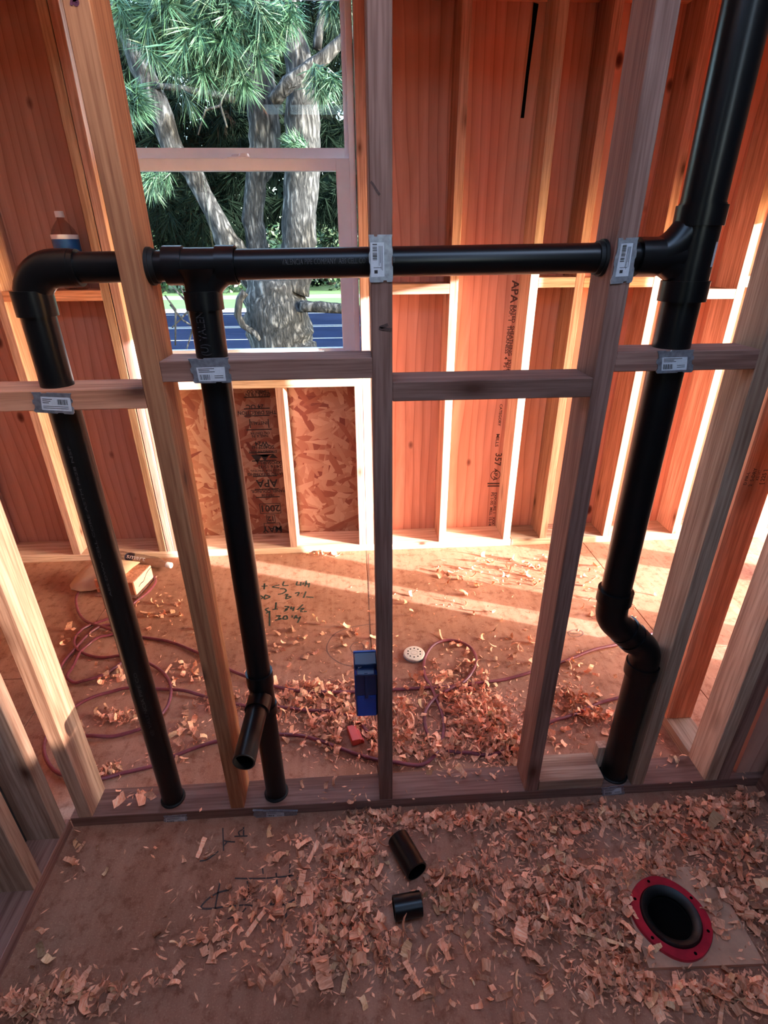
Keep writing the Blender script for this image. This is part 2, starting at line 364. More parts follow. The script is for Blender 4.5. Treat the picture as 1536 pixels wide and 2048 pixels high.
def protector(pts, y=-.0022, lab=None, stick=None, bars=True):
    """notched steel plate given by its four corners (x,z) TL,TR,BR,BL on the stud face"""
    TL, TR, BR, BL = [Vector((p[0], 0, p[1])) for p in pts]
    def q(a, b): return (TL * (1 - a) + TR * a) * (1 - b) + (BL * (1 - a) + BR * a) * b
    out = [(0, 0), (.22, 0), (.24, .04), (.36, .04), (.38, 0), (1, 0), (.965, .08), (.965, .24), (1, .30), (1, .42), (.955, .48), (.955, .62), (1, .68), (1, .92), (.965, 1), (.75, 1), (.73, .96), (.6, .96), (.58, 1), (.04, 1), (0, .92), (.045, .78), (.045, .62), (0, .55), (0, .4), (.045, .33), (.045, .2)]
    bm = bmesh.new(); fr = [bm.verts.new(q(a, b) + Vector((0, y, 0))) for a, b in out]; bk = [bm.verts.new(q(a, b) + Vector((0, -.0002, 0))) for a, b in out]
    bm.faces.new(fr); bm.faces.new(bk[::-1])
    for i in range(len(fr)): bm.faces.new((fr[i], fr[(i + 1) % len(fr)], bk[(i + 1) % len(fr)], bk[i]))
    pl = mesh_obj('protector_plate', bm, M_STEEL, wm); pl['label'] = 'notched galvanised steel plate over a pipe hole'
    # sticker with bar code
    s0, s1, t0, t1 = stick; bm = bmesh.new()
    def quad(a0, a1, b0, b1, yy, mi):
        f = bm.faces.new([bm.verts.new(q(a, b) + Vector((0, yy, 0))) for a, b in ((a0, b0), (a1, b0), (a1, b1), (a0, b1))]); f.material_index = mi
    def S(a0, a1, b0, b1, yy, mi): quad(s0 + (s1 - s0) * a0, s0 + (s1 - s0) * a1, t0 + (t1 - t0) * b0, t0 + (t1 - t0) * b1, yy, mi)
    S(0, 1, 0, 1, y - .0004, 0)
    rr = random.Random(int(TL.x * 1000) + 5)
    vert = abs((TL - BL).length) > abs((TL - TR).length)
    if vert:
        z = .04
        while z < .52:
            h = rr.choice((.012, .02, .03)); S(.14, .48, z, z + h, y - .0008, 1); z += h + rr.choice((.012, .02, .03))
        for k in range(4): S(.60 + .08 * k, .63 + .08 * k, .10, .55 + .3 * rr.random(), y - .0008, 1)
        S(.2, .8, .72, .735, y - .0008, 1); S(.25, .5, .80, .9, y - .0008, 1)
    else:
        x = .06 if lab == 'L' else .55
        xe = x + .36
        while x < xe:
            h = rr.choice((.010, .018, .026)); S(x, x + h, .52 if lab == 'L' else .15, .9 if lab == 'L' else .55, y - .0008, 1); x += h + rr.choice((.01, .016, .024))
        for k in range(3): S(.06, .45 + .4 * rr.random(), .08 + .11 * k, .125 + .11 * k, y - .0008, 1) if lab == 'L' else S(.05, .38 - .06 * k, .14 + .14 * k, .19 + .14 * k, y - .0008, 1)
        for k in range(2): S(.60, .92, .60 + .14 * k, .64 + .14 * k, y - .0008, 1) if lab == 'L' else S(.05, .9, .68 + .13 * k, .72 + .13 * k, y - .0008, 1)
    mesh_obj('sticker', bm, [M_STICK, M_INK], pl)
protector([(-0.598,1.253),(-0.527,1.249),(-0.531,1.209),(-0.604,1.215)], stick=(.22, .96, .2, .85))
protector([(-0.303,1.308),(-0.228,1.309),(-0.229,1.263),(-0.300,1.263)], stick=(.16, .86, .36, .92), lab='L')
protector([(0.584,1.307),(0.657,1.308),(0.664,1.265),(0.590,1.264)], stick=(.14, .82, .30, .88), lab='L')
protector([(0.033,1.508),(0.074,1.508),(0.075,1.434),(0.033,1.433)], stick=(.08, .64, .16, .88))
protector([(0.470,1.500),(0.506,1.501),(0.509,1.428),(0.468,1.426)], stick=(.18, .76, .12, .84))
protector([(-0.589,0.026),(-0.522,0.027),(-0.526,-0.012),(-0.594,-0.014)], stick=(.1, .92, .2, .8), lab='L')
protector([(-0.333,0.032),(-0.204,0.017),(-0.213,-0.018),(-0.332,-0.012)], stick=(.3, .7, .12, .62), lab='L', y=-.006)
protector([(0.700,0.035),(0.769,0.043),(0.779,0.001),(0.709,-0.004)], stick=(.1, .86, .2, .85), lab='L')

# marker loop on the first stud, knots and pencil strokes on the studs
bm = bmesh.new()
add_stroke(bm, [(0.038,1.585),(0.042,1.581),(0.047,1.574),(0.053,1.566)], .004); add_stroke(bm, [(0.066,1.362),(0.051,1.356),(0.073,1.353)], .006)
bm.transform(Matrix(((1, 0, 0, 0), (0, 0, 0, -.0006), (0, 1, 0, 0), (0, 0, 0, 1)))); mesh_obj('pencil_mark', bm, M_STAMP, wm)
bm = bmesh.new()
add_stroke(bm, [(-0.383,1.799),(-0.381,1.804),(-0.377,1.805),(-0.373,1.803),(-0.375,1.800),(-0.378,1.801),(-0.377,1.805),(-0.369,1.808)], .004)
bm.transform(Matrix(((1, 0, 0, 0), (0, 0, 0, -.0006), (0, 1, 0, 0), (0, 0, 0, 1)))); mesh_obj('marker_loop', bm, plain('purple_marker', (.08, .01, .03), .6), wm)

# ------------------------------------------------------------------ setting: back wall
wb = empty('wall_back', label='sheathed exterior stud wall behind the partition', kind='structure')
DB = YB
def bstud(x, mat, z0=W, z1=ZT, name='stud', wdt=W): return board(name, wb, (x, x + wdt, Y2, DB, z0, z1), mat)
for x, m in ((-1.93, M_PINK), (-1.522, M_PINK), (-1.072, M_STUD_TAN), (.079, M_STUD_B), (.438, M_STUD_B), (.797, M_STUD_PALE), (1.003, M_STUD_B), (1.362, M_STUD_B), (1.760, M_STUD_B), (2.12, M_STUD_B)): bstud(x, m)
bstud(-1.030, M_PINK, name='trimmer_stud'); bstud(.0405, M_PINK, name='trimmer_stud')
bstud(-.991, M_STUD_B, z1=.904, name='cripple_stud'); bstud(-.373, M_PINK, z1=.904, name='cripple_stud'); bstud(.001, M_PINK, z1=.904, name='cripple_stud', wdt=.0385)
board('rough_sill', wb, (-.992, .040, Y2, DB, .904, .942), M_STUD_PALE, 'X')
board('header', wb, (-.992, .040, Y2, DB, 2.398, 2.436), M_STUD, 'X')
board('bottom_plate', wb, (-2.35, .843, Y2, DB, 0, W), M_STUD_PALE, 'X'); board('bottom_plate', wb, (.846, 2.3, Y2, DB, 0, W), M_STUD_PALE, 'X')
for xa, xb in ((-2.35, -.993), (.041, 2.3)):
    board('top_plate', wb, (xa, xb, Y2, DB, ZT, ZT + W), M_STUD_RED, 'X'); board('top_plate', wb, (xa, xb, Y2, DB, ZT + W, ZT + 2 * W), M_STUD_RED, 'X')
def fblock(x0, x1, z1, mat=M_STUD_B): board('fire_block', wb, (x0, x1, Y2, DB, z1 - .042, z1), mat, 'X')
fblock(-1.484, -1.072, 1.338, M_STUD_RED); fblock(-1.89, -1.522, 1.340, M_PINK); fblock(.117, .438, 1.348, M_STUD_B); fblock(.835, 1.003, 1.369); fblock(1.041, 1.362, 1.366, M_STUD_RED); fblock(1.400, 1.760, 1.312, M_STUD_PALE); fblock(1.798, 2.12, 1.360, M_STUD_PALE)
def sheet(parent, b, mat, name='sheathing_panel'):
    x0, x1, y0, y1, z0, z1 = b; c = ((x0 + x1) / 2, (y0 + y1) / 2, (z0 + z1) / 2); bm = bmesh.new()
    add_box(bm, x0 - c[0], x1 - c[0], y0 - c[1], y1 - c[1], z0 - c[2], z1 - c[2]); return mesh_obj(name, bm, mat, parent, c)
ysh = (DB + .0003, DB + .0125)
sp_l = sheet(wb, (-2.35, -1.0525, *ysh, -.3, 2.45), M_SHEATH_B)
sheet(wb, (-1.0495, -.995, *ysh, -.3, 2.45), M_SHEATH); osbp = sheet(wb, (-.992, .040, *ysh, -.3, .955), M_OSB, 'strand_board_panel')
sheet(wb, (.043, .455, *ysh, -.3, 2.45), M_SHEATH); sp_m = sheet(wb, (.458, 1.38, *ysh, -.3, 2.45), M_SHEATH); sheet(wb, (1.383, 2.35, *ysh, -.3, 2.45), M_SHEATH)
sheet(wb, (-.992, .040, *ysh, 2.396, 2.45), M_SHEATH)
# open joint in the sheathing near the top
bm = bmesh.new(); P = [(0.746,2.343),(0.767,2.339),(0.762,2.261),(0.754,2.119),(0.750,1.976),(0.735,1.976),(0.740,2.119),(0.746,2.261)]
vs = [bm.verts.new((p[0], DB - .0004, p[1])) for p in P]; bm.faces.new(vs); mesh_obj('open_joint', bm, M_ABS_IN, wb)

# stamps on the panels --------------------------------------------------------
def wall_text_matrix(x, z, ang, y=DB - .0005):
    """text facing -Y, rotated by ang in the wall plane"""
    return Matrix.Translation((x, y, z)) @ Matrix.Rotation(PI / 2, 4, 'X') @ Matrix.Rotation(ang, 4, 'Z')
bm = bmesh.new()
def vstamp(s, pa, pb, h):
    """line of text reading downwards between two wall points"""
    a = Vector(pa); b = Vector(pb); d = b - a; ang = math.atan2(d.z, d.x); me = text_mesh(s, h); wd = max(v.co.x for v in me.vertices) - min(v.co.x for v in me.vertices); bpy.data.meshes.remove(me)
    c = (a + b) / 2; add_text(bm, s, h, wall_text_matrix(c.x, c.z, ang), sx=d.length / wd)
vstamp('APA', (0.779,1.672,1.350), (0.779,1.672,1.251), .050)
vstamp('RATED', (0.786,1.672,1.239), (0.786,1.672,1.161), .024); vstamp('SHEATHING  32/16', (0.785,1.672,1.145), (0.784,1.672,0.928), .026)
vstamp('EXP. 1', (0.771,1.672,1.239), (0.768,1.672,1.169), .022); vstamp('THICKNESS  4  PS 1', (0.768,1.672,1.145), (0.766,1.672,0.928), .024)
vstamp('CATEGORY', (0.764,1.672,0.758), (0.764,1.672,0.640), .020); vstamp('MILLS', (0.762,1.672,0.595), (0.760,1.672,0.525), .024)
vstamp('357', (0.775,1.672,0.487), (0.773,1.672,0.415), .050); vstamp('APA', (0.769,1.672,0.397), (0.767,1.672,0.325), .028)
vstamp('EXPOSURE 1   XXX', (0.779,1.672,0.251), (0.782,1.672,0.047), .022); vstamp('PS 1-95  MILL 15-14', (0.761,1.672,0.252), (0.762,1.672,0.041), .022)
c = Vector((0.769,1.672,0.358)); pr = [(c.x + .026 * math.cos(2 * PI * k / 28), c.z + .026 * math.sin(2 * PI * k / 28)) for k in range(29)]
t = bmesh.new(); add_stroke(t, pr, .004)
for (u0, u1) in (((0.728,1.672,0.308), (0.797,1.672,0.306)), ((0.730,1.672,0.293), (0.798,1.672,0.291))): add_stroke(t, [(u0[0], u0[2]), (u1[0], u1[2])], .009)
t.transform(Matrix(((1, 0, 0, 0), (0, 0, 0, DB - .0005), (0, 1, 0, 0), (0, 0, 0, 1)))); merge(bm, t)
cpos = sp_m.location.copy(); bm.transform(Matrix.Translation(-cpos)); mesh_obj('panel_stamp', bm, M_STAMP, sp_m)

bm = bmesh.new(); t = bmesh.new()
def upside(s, u, h, sx=1.0): add_text(bm, s, h, wall_text_matrix(u[0], u[2], PI), sx=sx)
def bar(a, b, wd): add_stroke(t, [(a[0], a[2]), (b[0], b[2])], wd)
def boxed(a, b):
    for p, q in (((a[0], a[2]), (b[0], a[2])), ((b[0], a[2]), (b[0], b[2])), ((b[0], b[2]), (a[0], b[2])), ((a[0], b[2]), (a[0], a[2]))): add_stroke(t, [p, q], .0035)
upside('MAY', (-0.488,1.672,0.067), .054); boxed((-0.532,1.672,0.104), (-0.444,1.672,0.029))
upside('12', (-0.490,1.672,0.134), .042); boxed((-0.513,1.672,0.157), (-0.468,1.672,0.108))
upside('2001', (-0.489,1.672,0.199), .056); boxed((-0.544,1.672,0.226), (-0.431,1.672,0.166))
ST = {990: (-0.492,1.672,0.279), 983: (-0.489,1.672,0.303), 966: (-0.490,1.672,0.351), 948: (-0.490,1.672,0.404), 941: (-0.487,1.672,0.424), 934: (-0.464,1.672,0.446), 925: (-0.462,1.672,0.469), 903: (-0.492,1.672,0.532), 894: (-0.489,1.672,0.557), 887: (-0.495,1.672,0.577), 872: (-0.498,1.672,0.618), 866: (-0.496,1.672,0.634), 846: (-0.496,1.672,0.688), 825: (-0.500,1.672,0.743), 812: (-0.506,1.672,0.774), 789: (-0.484,1.672,0.835), 783: (-0.482,1.672,0.851)}
for v, s, h in ((990,'PRP-108',.020),(983,'PANEL COUNCIL',.024),(966,'APA',.062),(948,'RATED SHEATHING',.022),(941,'SIZED FOR SPACING',.018),(934,'24/16 15/32',.026),(925,'EXPOSURE 1',.026),(903,'STRENGTH AXIS',.020),(894,'SQ402F16I',.026),(887,'W24',.034),(872,'NAIL 6 IN',.020),(866,'ON CENTER',.018),(846,'INSTALL',.024),(825,'THIS DIRECTION',.026),(812,'24 OC',.032),(789,'SPACE 1/8 IN',.022),(783,'TIMBER CO',.022)): upside(s, ST[v], h)
for v0 in ((-0.559,1.672,0.314), (-0.559,1.672,0.266), (-0.561,1.672,0.391), (-0.556,1.672,0.480), (-0.566,1.672,0.526), (-0.564,1.672,0.652), (-0.567,1.672,0.726), (-0.563,1.672,0.763), (-0.556,1.672,0.822)): bar(v0, (v0[0] + .130, 0, v0[2] + .001), .006)
for (u0, u1, u2) in (((-0.557,1.672,0.514), (-0.499,1.672,0.513), (-0.526,1.672,0.465)), ((-0.510,1.672,0.513), (-0.457,1.672,0.517), (-0.487,1.672,0.478)), ((-0.464,1.672,0.495), (-0.417,1.672,0.493), (-0.441,1.672,0.519)), ((-0.541,1.672,0.517), (-0.436,1.672,0.516), (-0.485,1.672,0.501))):
    t.faces.new([t.verts.new((u_[0], u_[2], 0)) for u_ in (u0, u1, u2)])
for u0, u1 in (((-0.541,1.672,0.710), (-0.542,1.672,0.662)), ((-0.447,1.672,0.708), (-0.447,1.672,0.660))): bar(u0, u1, .005)
t.transform(Matrix(((1, 0, 0, 0), (0, 0, 0, DB - .0005), (0, 1, 0, 0), (0, 0, 0, 1)))); merge(bm, t)
bm.transform(Matrix.Translation(-osbp.location)); mesh_obj('panel_stamp', bm, M_INK, osbp)

# ------------------------------------------------------------------ window
wi = empty('window_1', label='white vinyl single hung window looking onto a pine tree', kind='structure')
WX0, WX1, WZ0, WZ1 = -.988, .0365, 1.030, 2.395
def rectframe(name, x0, x1, z0, z1, y0, y1, wl, wr, wb_, wt, mat, parent):
    bm = bmesh.new(); add_box(bm, x0, x0 + wl, y0, y1, z0, z1, .002); add_box(bm, x1 - wr, x1, y0, y1, z0, z1, .002)
    add_box(bm, x0 + wl - .002, x1 - wr + .002, y0, y1, z0, z0 + wb_, .002); add_box(bm, x0 + wl - .002, x1 - wr + .002, y0, y1, z1 - wt, z1, .002); return mesh_obj(name, bm, mat, parent)
rectframe('frame', WX0, WX1, WZ0, WZ1, 1.575, 1.690, .026, .026, .028, .03, M_VINYL, wi)
up = rectframe('upper_sash', WX0 + .024, WX1 - .024, 1.818, WZ1 - .028, 1.638, 1.668, .020, .020, .048, .03, M_VINYL, wi)
lo = rectframe('lower_sash', WX0 + .020, WX1 - .020, WZ0 + .024, 1.824, 1.588, 1.622, .062, .062, .014, .044, M_VINYL, wi)
bm = bmesh.new(); add_box(bm, WX0 + .03, WX1 - .03, 1.650, 1.655, 1.85, WZ1 - .05); mesh_obj('glass', bm, M_GLASS, up)
bm = bmesh.new(); add_box(bm, WX0 + .06, WX1 - .06, 1.603, 1.608, WZ0 + .032, 1.80); mesh_obj('glass', bm, M_GLASS, lo)
bm = bmesh.new(); q = (-0.439,1.600,1.829); add_box(bm, q[0] - .045, q[0] + .045, 1.585, 1.625, 1.8235, 1.830, .002); add_lathe(bm, [(0, .012), (.018, .012), (.024, .004), (.026, 0)], 20, (q[0] + .02, 1.605, 1.829)); add_box(bm, q[0] - .03, q[0] + .03, 1.596, 1.61, 1.830, 1.840, .003); mesh_obj('lock', bm, M_VINYL, wi, smooth='auto')
bm = bmesh.new(); add_box(bm, -.992, .040, Y2 + .02, 1.60, .9425, .950, .002); add_box(bm, -.992, .040, 1.575, DB, .9425, 1.030, .002); mesh_obj('sill', bm, M_VINYL, wi)

# ------------------------------------------------------------------ side walls and ceiling
wl = empty('wall_left', label='stud wall at left with a bottom plate along the bathroom floor', kind='structure')
board('bottom_plate', wl, (-.938, -.849, -2.4, -.001, 0, W), M_STUD, 'Y')
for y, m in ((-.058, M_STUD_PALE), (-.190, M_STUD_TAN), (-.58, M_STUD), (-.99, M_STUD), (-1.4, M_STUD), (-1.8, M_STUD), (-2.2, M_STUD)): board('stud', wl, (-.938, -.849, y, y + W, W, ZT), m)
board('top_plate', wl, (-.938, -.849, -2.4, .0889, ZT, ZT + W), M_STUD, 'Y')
sheet(wl, (-.951, -.9385, -2.4, .0, -.3, 2.45), M_ABSORB)
sheet(wl, (-2.35, -.951, .05, .0625, -.3, 2.45), M_SHEATH)
sheet(wl, (-2.365, -2.35, .05, 1.68, -.3, 2.45), M_SHEATH)

wr = empty('wall_right', label='stud walls at the right with openings that let the low sun in', kind='structure')
# short return wall behind the last studs of the partition
board('bottom_plate', wr, (1.030, 1.119, .0895, .290, 0, W), M_STUD_TAN, 'Y')
rs = board('stud', wr, (1.030, 1.119, .236, .274, W, ZT), M_STUD_RED)
board('stud', wr, (1.155, 1.2439, .0895, .128, W, ZT), M_STUD_TAN)
# wall on the bathroom's right side
XR = 1.190
board('bottom_plate', wr, (XR, XR + .0889, -2.4, -.001, 0, W), M_STUD, 'Y'); board('top_plate', wr, (XR, XR + .0889, -2.4, -.001, ZT, ZT + W), M_STUD, 'Y')
for y in (-.045, -.115, -.40, -.66, -.99, -1.4, -1.8, -2.2): board('stud', wr, (XR, XR + .0889, y, y + W, W, ZT), M_STUD)
sheet(wr, (XR + .0892, XR + .102, -.66, .0, -.3, 2.45), M_ABSORB); sheet(wr, (XR + .0892, XR + .102, -2.4, -.95, -.3, 2.45), M_ABSORB)
# unseen dark room added to block sky light; its gap passes one sun beam
for b_ in ((4.0, 4.0125, -2.6, -1.965, -.3, 2.45), (4.0, 4.0125, -1.80, -.90, -.3, 2.45), (4.0, 4.0125, -1.985, -1.80, -.3, 1.125), (4.0, 4.0125, -1.985, -1.80, 1.95, 2.45), (1.30, 4.0, -2.61, -2.60, -.3, 2.45), (2.30, 2.3125, -.90, .0325, -.3, 2.45), (2.3, 4.0, -.90, -.8875, -.3, 2.45), (2.4, 4.0, -2.6, -.89, -.03, -.001), (2.4, 4.0, -2.6, -.89, 2.44, 2.47)): sheet(wr, b_, M_ABSORB)
sheet(wr, (1.13, 2.3, .02, .0325, -.3, 2.45), M_SHEATH)
w2 = empty('beam_filter', label='unseen tinted pane added to dim the sun beam', kind='structure')  # pane out of view, added only to weaken the beam
bm = bmesh.new(); add_box(bm, 4.003, 4.008, -1.986, -1.799, 1.12, 1.955); mesh_obj('glass', bm, clear('tinted_glass', (.52, .46, .42), .2, .0), w2)
# outer right wall: posts between the openings; the sun's stripes come through here
XO = 2.200
for (y0, y1) in ((.050, .205), (.352, .486), (.971, 1.128)): board('post', wr, (XO, XO + .0889, y0, y1, 0, ZT), M_STUD_B)
board('header', wr, (XO, XO + .0889, .205, 1.50, 1.657, ZT), M_STUD, 'Y')
sheet(wr, (XO + .0892, XO + .102, .02, 1.70, 1.66, 2.45), M_SHEATH); sheet(wr, (XO - .001, XO + .102, 1.50, 1.70, -.3, 2.45), M_SHEATH)

ce = tag(mesh_obj('ceiling', (lambda b: ([add_box(b, *q, 2.44, 2.47) for q in ((-2.4, 2.4, -.50, 1.80), (-2.4, -.62, -1.2, -.50), (1.05, 2.4, -1.2, -.50), (-.62, 1.05, -1.2, -.98), (-2.4, .59, -2.6, -1.2), (.72, 2.4, -2.6, -1.2))], b)[1])(bmesh.new()), M_SHEATH), 'unseen plywood deck overhead with openings added for fill light', kind='structure')  # gaps in the deck added so skylight fills the front room

re = empty('wall_rear', label='sheathed wall behind the viewpoint with a tall opening', kind='structure')
for b_ in ((-.951, .57, -2.513, -2.50, -.3, 2.45), (.74, 1.30, -2.513, -2.50, -.3, 2.45), (.57, .74, -2.513, -2.50, -.3, 1.6)): sheet(re, b_, M_ABSORB)

# lumber grade stamp on the orange stud
bm = bmesh.new(); o = Vector((1.055,0.235,0.931)); Mx = lambda dx, dz, ang=0: Matrix.Translation((o.x + dx, .2355, o.z + dz)) @ Matrix.Rotation(PI / 2, 4, 'X') @ Matrix.Rotation(PI / 2 + ang, 4, 'Z')
add_text(bm, '2  S-DRY', .014, Mx(.004, 0)); add_text(bm, 'D FIR-L', .012, Mx(-.012, -.003)); add_text(bm, 'KD HT', .010, Mx(.018, .006)); add_text(bm, '[ 225 ]', .016, Mx(.034, .0))
bm.transform(Matrix.Translation(-rs.location)); mesh_obj('lumber_stamp', bm, M_STAMP, rs)


# ------------------------------------------------------------------ drain and vent piping: one glued assembly
dp = empty('vent_pipe', (0, 0, 0), 'black plastic drain and vent piping running through the stud wall', 'pipe')
YP = .045; XL, XC, XRt, XRb = -.572, -.2695, .6360, .757
def zh(x): return 1.4605 + (x + .45) * .0085
def part(name, build, smooth='auto', mat=None, lab=None):
    b = bmesh.new(); build(b); o = mesh_obj(name, b, [mat or M_ABS, M_ABS_IN], dp, smooth=smooth)
    if lab: o['label'] = lab
    return o
RH, RV = .0255, .0295
def tube(*a, **k): return lambda b: add_tube(b, *a, **k)
pL = part('pipe', tube([(XL, YP, -.15), (XL, YP, 1.40)], RV)); pC = part('pipe', tube([(XC, YP, .48), (XC, YP, 1.41)], RV)); part('pipe', tube([(XC, YP, -.15), (XC, YP, .40)], RV))
part('pipe', tube([(-.51, YP, zh(-.51)), (-.32, YP, zh(-.32))], RH)); pH = part('pipe', tube([(-.21, YP, zh(-.21)), (.545, YP, zh(.545))], RH))
pS = part('pipe', tube([(XRt, YP, .69), (XRt, YP, 1.42)], .0355)); pT = part('pipe', tube([(XRt, YP, 1.53), (XRt, YP, 2.44)], .0375)); pB = part('pipe', tube([(XRb, YP, -.15), (XRb, YP, .47)], .0365))
def elbow(b):
    z0 = zh(-.515); R = .056
    pts = [(-.488, YP, z0)] + [(-.516 - R * math.sin(t), YP, z0 - R + R * math.cos(t)) for t in [PI / 2 * k / 10 for k in range(11)]] + [(XL, YP, 1.392)]
    add_tube(b, pts, .0315); add_tube(b, [(XL, YP, 1.381), (XL, YP, 1.424)], .0345, 28); add_tube(b, [(-.522, YP, z0), (-.478, YP, z0)], .0305, 28)
part('elbow_fitting', elbow)
def tee(b):
    za = zh(-.265); add_tube(b, [(-.327, YP, za), (-.203, YP, za)], .0290, 28)
    add_tube(b, [(-.327, YP, za), (-.294, YP, za)], .0325, 28); add_tube(b, [(-.236, YP, za), (-.203, YP, za)], .0325, 28)
    add_lathe(b, [(.0300, 0), (.0305, .035), (.034, .047), (.045, .062)], 28, (XC, YP, 1.395)); add_tube(b, [(XC, YP, 1.388), (XC, YP, 1.420)], .0342, 28)
    add_tube(b, bez((XC + .004, YP, 1.408), (XC + .012, YP, 1.445), (XC + .052, YP, za - .004), 8), .026, 20)
part('tee_fitting', tee)
def santee(b):
    add_tube(b, [(XC, YP, .372), (XC, YP, .508)], .0318, 28); add_tube(b, [(XC, YP, .470), (XC, YP, .510)], .0345, 28); add_tube(b, [(XC, YP, .368), (XC, YP, .398)], .0345, 28)
    add_tube(b, bez((XC, YP, .415), (XC - .001, YP - .01, .440), (XC - .003, YP - .056, .4385), 8), .029, 24); add_tube(b, [(XC - .0015, .018, .4385), (XC - .0035, -.020, .437)], .0310, 28)
part('tee_fitting', santee)
part('stub_pipe', lambda b: (add_pipe_end(b, (XC - .003, .0, .437), (XC - .010, -.169, .437), .0262, .0222), add_lathe(b, [(.0223, .05), (0, .05)], 28, (XC - .003, 0, .437), (-.041, -1, 0), mi=1)), lab='open black stub pointing out into the bathroom')
def wye(b):
    za = zh(.56)
    add_tube(b, [(XRt, YP, 1.40), (XRt, YP, 1.555)], .0392, 32); add_tube(b, [(XRt, YP, 1.519), (XRt, YP, 1.552)], .0430, 32); add_tube(b, [(XRt, YP, 1.392), (XRt, YP, 1.428)], .0430, 32)
    add_tube(b, [(.530, YP, za), (.572, YP, za)], .0335, 28); add_tube(b, [(.555, YP, za), (XRt, YP, za)], .0310, 28)
    add_tube(b, bez((.556, YP, za), (.605, YP, za + .002), (XRt - .005, YP, 1.535), 10), .031, 28)
    add_tube(b, bez((.566, YP, za), (.600, YP, za - .002), (XRt, YP, 1.43), 8), .029, 24)
wy = part('wye_fitting', wye)
def offset(b):
    pts = [(XRt, YP, .715), (XRt, YP, .672)] + bez((XRt, YP, .665), (XRt, YP, .632), (XRt + .026, YP, .610), 6)[1:] + bez((XRb - .026, YP, .548), (XRb, YP, .525), (XRb, YP, .492), 6) + [(XRb, YP, .45)]
    add_tube(b, pts, .0385, 32); add_tube(b, [(XRt, YP, .688), (XRt, YP, .722)], .0425, 32); add_tube(b, [(XRb, YP, .440), (XRb, YP, .478)], .0425, 32)
    d = Vector((XRb - XRt, 0, -.12)).normalized(); m = Vector(((XRt + XRb) / 2, YP, .579)); add_tube(b, [m - d * .024, m - d * .004], .0415, 32); add_tube(b, [m + d * .012, m + d * .030], .0415, 32)
part('offset_fitting', offset)
def sleeve(x, sgn):
    part('pipe_sleeve', lambda b: (add_tube(b, [(x, YP, zh(x)), (x + sgn * .006, YP, zh(x))], .0315, 28), add_tube(b, [(x, YP, zh(x)), (x + sgn * .014, YP, zh(x))], .0285, 28)), mat=M_SLEEVE)
sleeve(S1x + W + .0005, 1); sleeve(S3x - .0005, -1)
for x, r in ((XL, .0345), (XC, .0350), (XRb, .0415)):
    part('pipe_sleeve', lambda b: add_lathe(b, [(r - .006, .0), (r, .0), (r, .004), (r - .003, .007), (r - .006, .007)], 28, (x, YP, W + .0003), close=True), mat=M_SLEEVE)
# printed lettering wrapped on the pipes
def pipe_print(s, xc, r, z0, z1, ang, h, flip=False):
    me = text_mesh(s, h); b = bmesh.new(); b.from_mesh(me); bpy.data.meshes.remove(me); bmesh.ops.triangulate(b, faces=b.faces)
    xs = [v.co.x for v in b.verts]; k = (z1 - z0) / (max(xs) - min(xs))
    for v in b.verts:
        al = (v.co.x - min(xs)) * k; ac = v.co.y / r * (1 if not flip else -1)
        z = z0 + al if not flip else z1 - al; t = ang + ac * (-1 if not flip else 1) * (1)
        t = ang - v.co.y / r if not flip else ang + v.co.y / r
        v.co = (xc + (r + .0004) * math.sin(t), YP - (r + .0004) * math.cos(t), z)
    o = mesh_obj('pipe_print', b, M_GREYPEN, dp); return o
pipe_print('(U) VALENCIA', XC, RV, 1.310, 1.415, -.15, .022)
pipe_print('@ VALENCIA PIPE CO', XL, RV, .33, .55, .25, .011); pipe_print('ABS DWV CELL CORE ASTM F628 NSF', XL, RV, .78, 1.14, .12, .007)
pipe_print('@ VALENCIA PIPE C', XRb, .0365, .075, .255, .35, .014)
b = bmesh.new(); tm = text_mesh('VALENCIA PIPE COMPANY  ABS CELL CORE  ASTM F628', .013); b.from_mesh(tm); bpy.data.meshes.remove(tm); bmesh.ops.triangulate(b, faces=b.faces)
for v in b.verts:
    x = -.02 + v.co.x * .62; a = v.co.y / RH + .12; v.co = (x, YP - (RH + .0004) * math.cos(a), zh(x) + (RH + .0004) * math.sin(a))
mesh_obj('pipe_print', b, M_GREYPEN, dp)
b = bmesh.new(); prev = None
for k in range(7):
    t = .55 + .05 * k; r = .0396
    cur = [b.verts.new((XRt + r * math.sin(t), YP - r * math.cos(t), z)) for z in (1.452, 1.493)]
    if prev: b.faces.new((prev[0], cur[0], cur[1], prev[1]))
    prev = cur
st = mesh_obj('fitting_sticker', b, M_STICK, dp, smooth=True); st['label'] = 'small white barcode sticker on the wye'

# ------------------------------------------------------------------ loose things
# electrical box on the middle stud
eb = empty('electrical_box', (.007, .05, .353), 'blue plastic electrical box nailed to the middle stud', 'electrical box')
def ebp(name, boxes, mat, bev=.002):
    b = bmesh.new()
    for q in boxes: add_box(b, *q, bev)
    o = mesh_obj(name, b, mat, eb, smooth='auto'); return o
ebp('box_body', [(-.029, .0285, -.028, .042, 0, .150)], M_BLUE, .004)
ebp('box_back', [(-.0275, .0270, -.0295, -.0275, .080, .150)], M_BLUE_D, .0005)
ebp('rib', [(-.004, .004, -.034, -.028, .072, .160)], M_BLUE_D, .001)
ebp('top_lip', [(-.030, .0285, -.010, .042, .150, .168), (-.024, .022, -.036, -.010, .150, .158)], M_BLUE_D, .002)
ebp('knockout', [(-.023, -.009, -.0305, -.029, .062, .078)], M_BLUE, .0004); ebp('knockout', [(.009, .023, -.0305, -.029, .062, .078)], M_BLUE, .0004)
ebp('flange_rim', [(-.032, .0285, .036, .043, -.003, .170)], M_BLUE, .001)
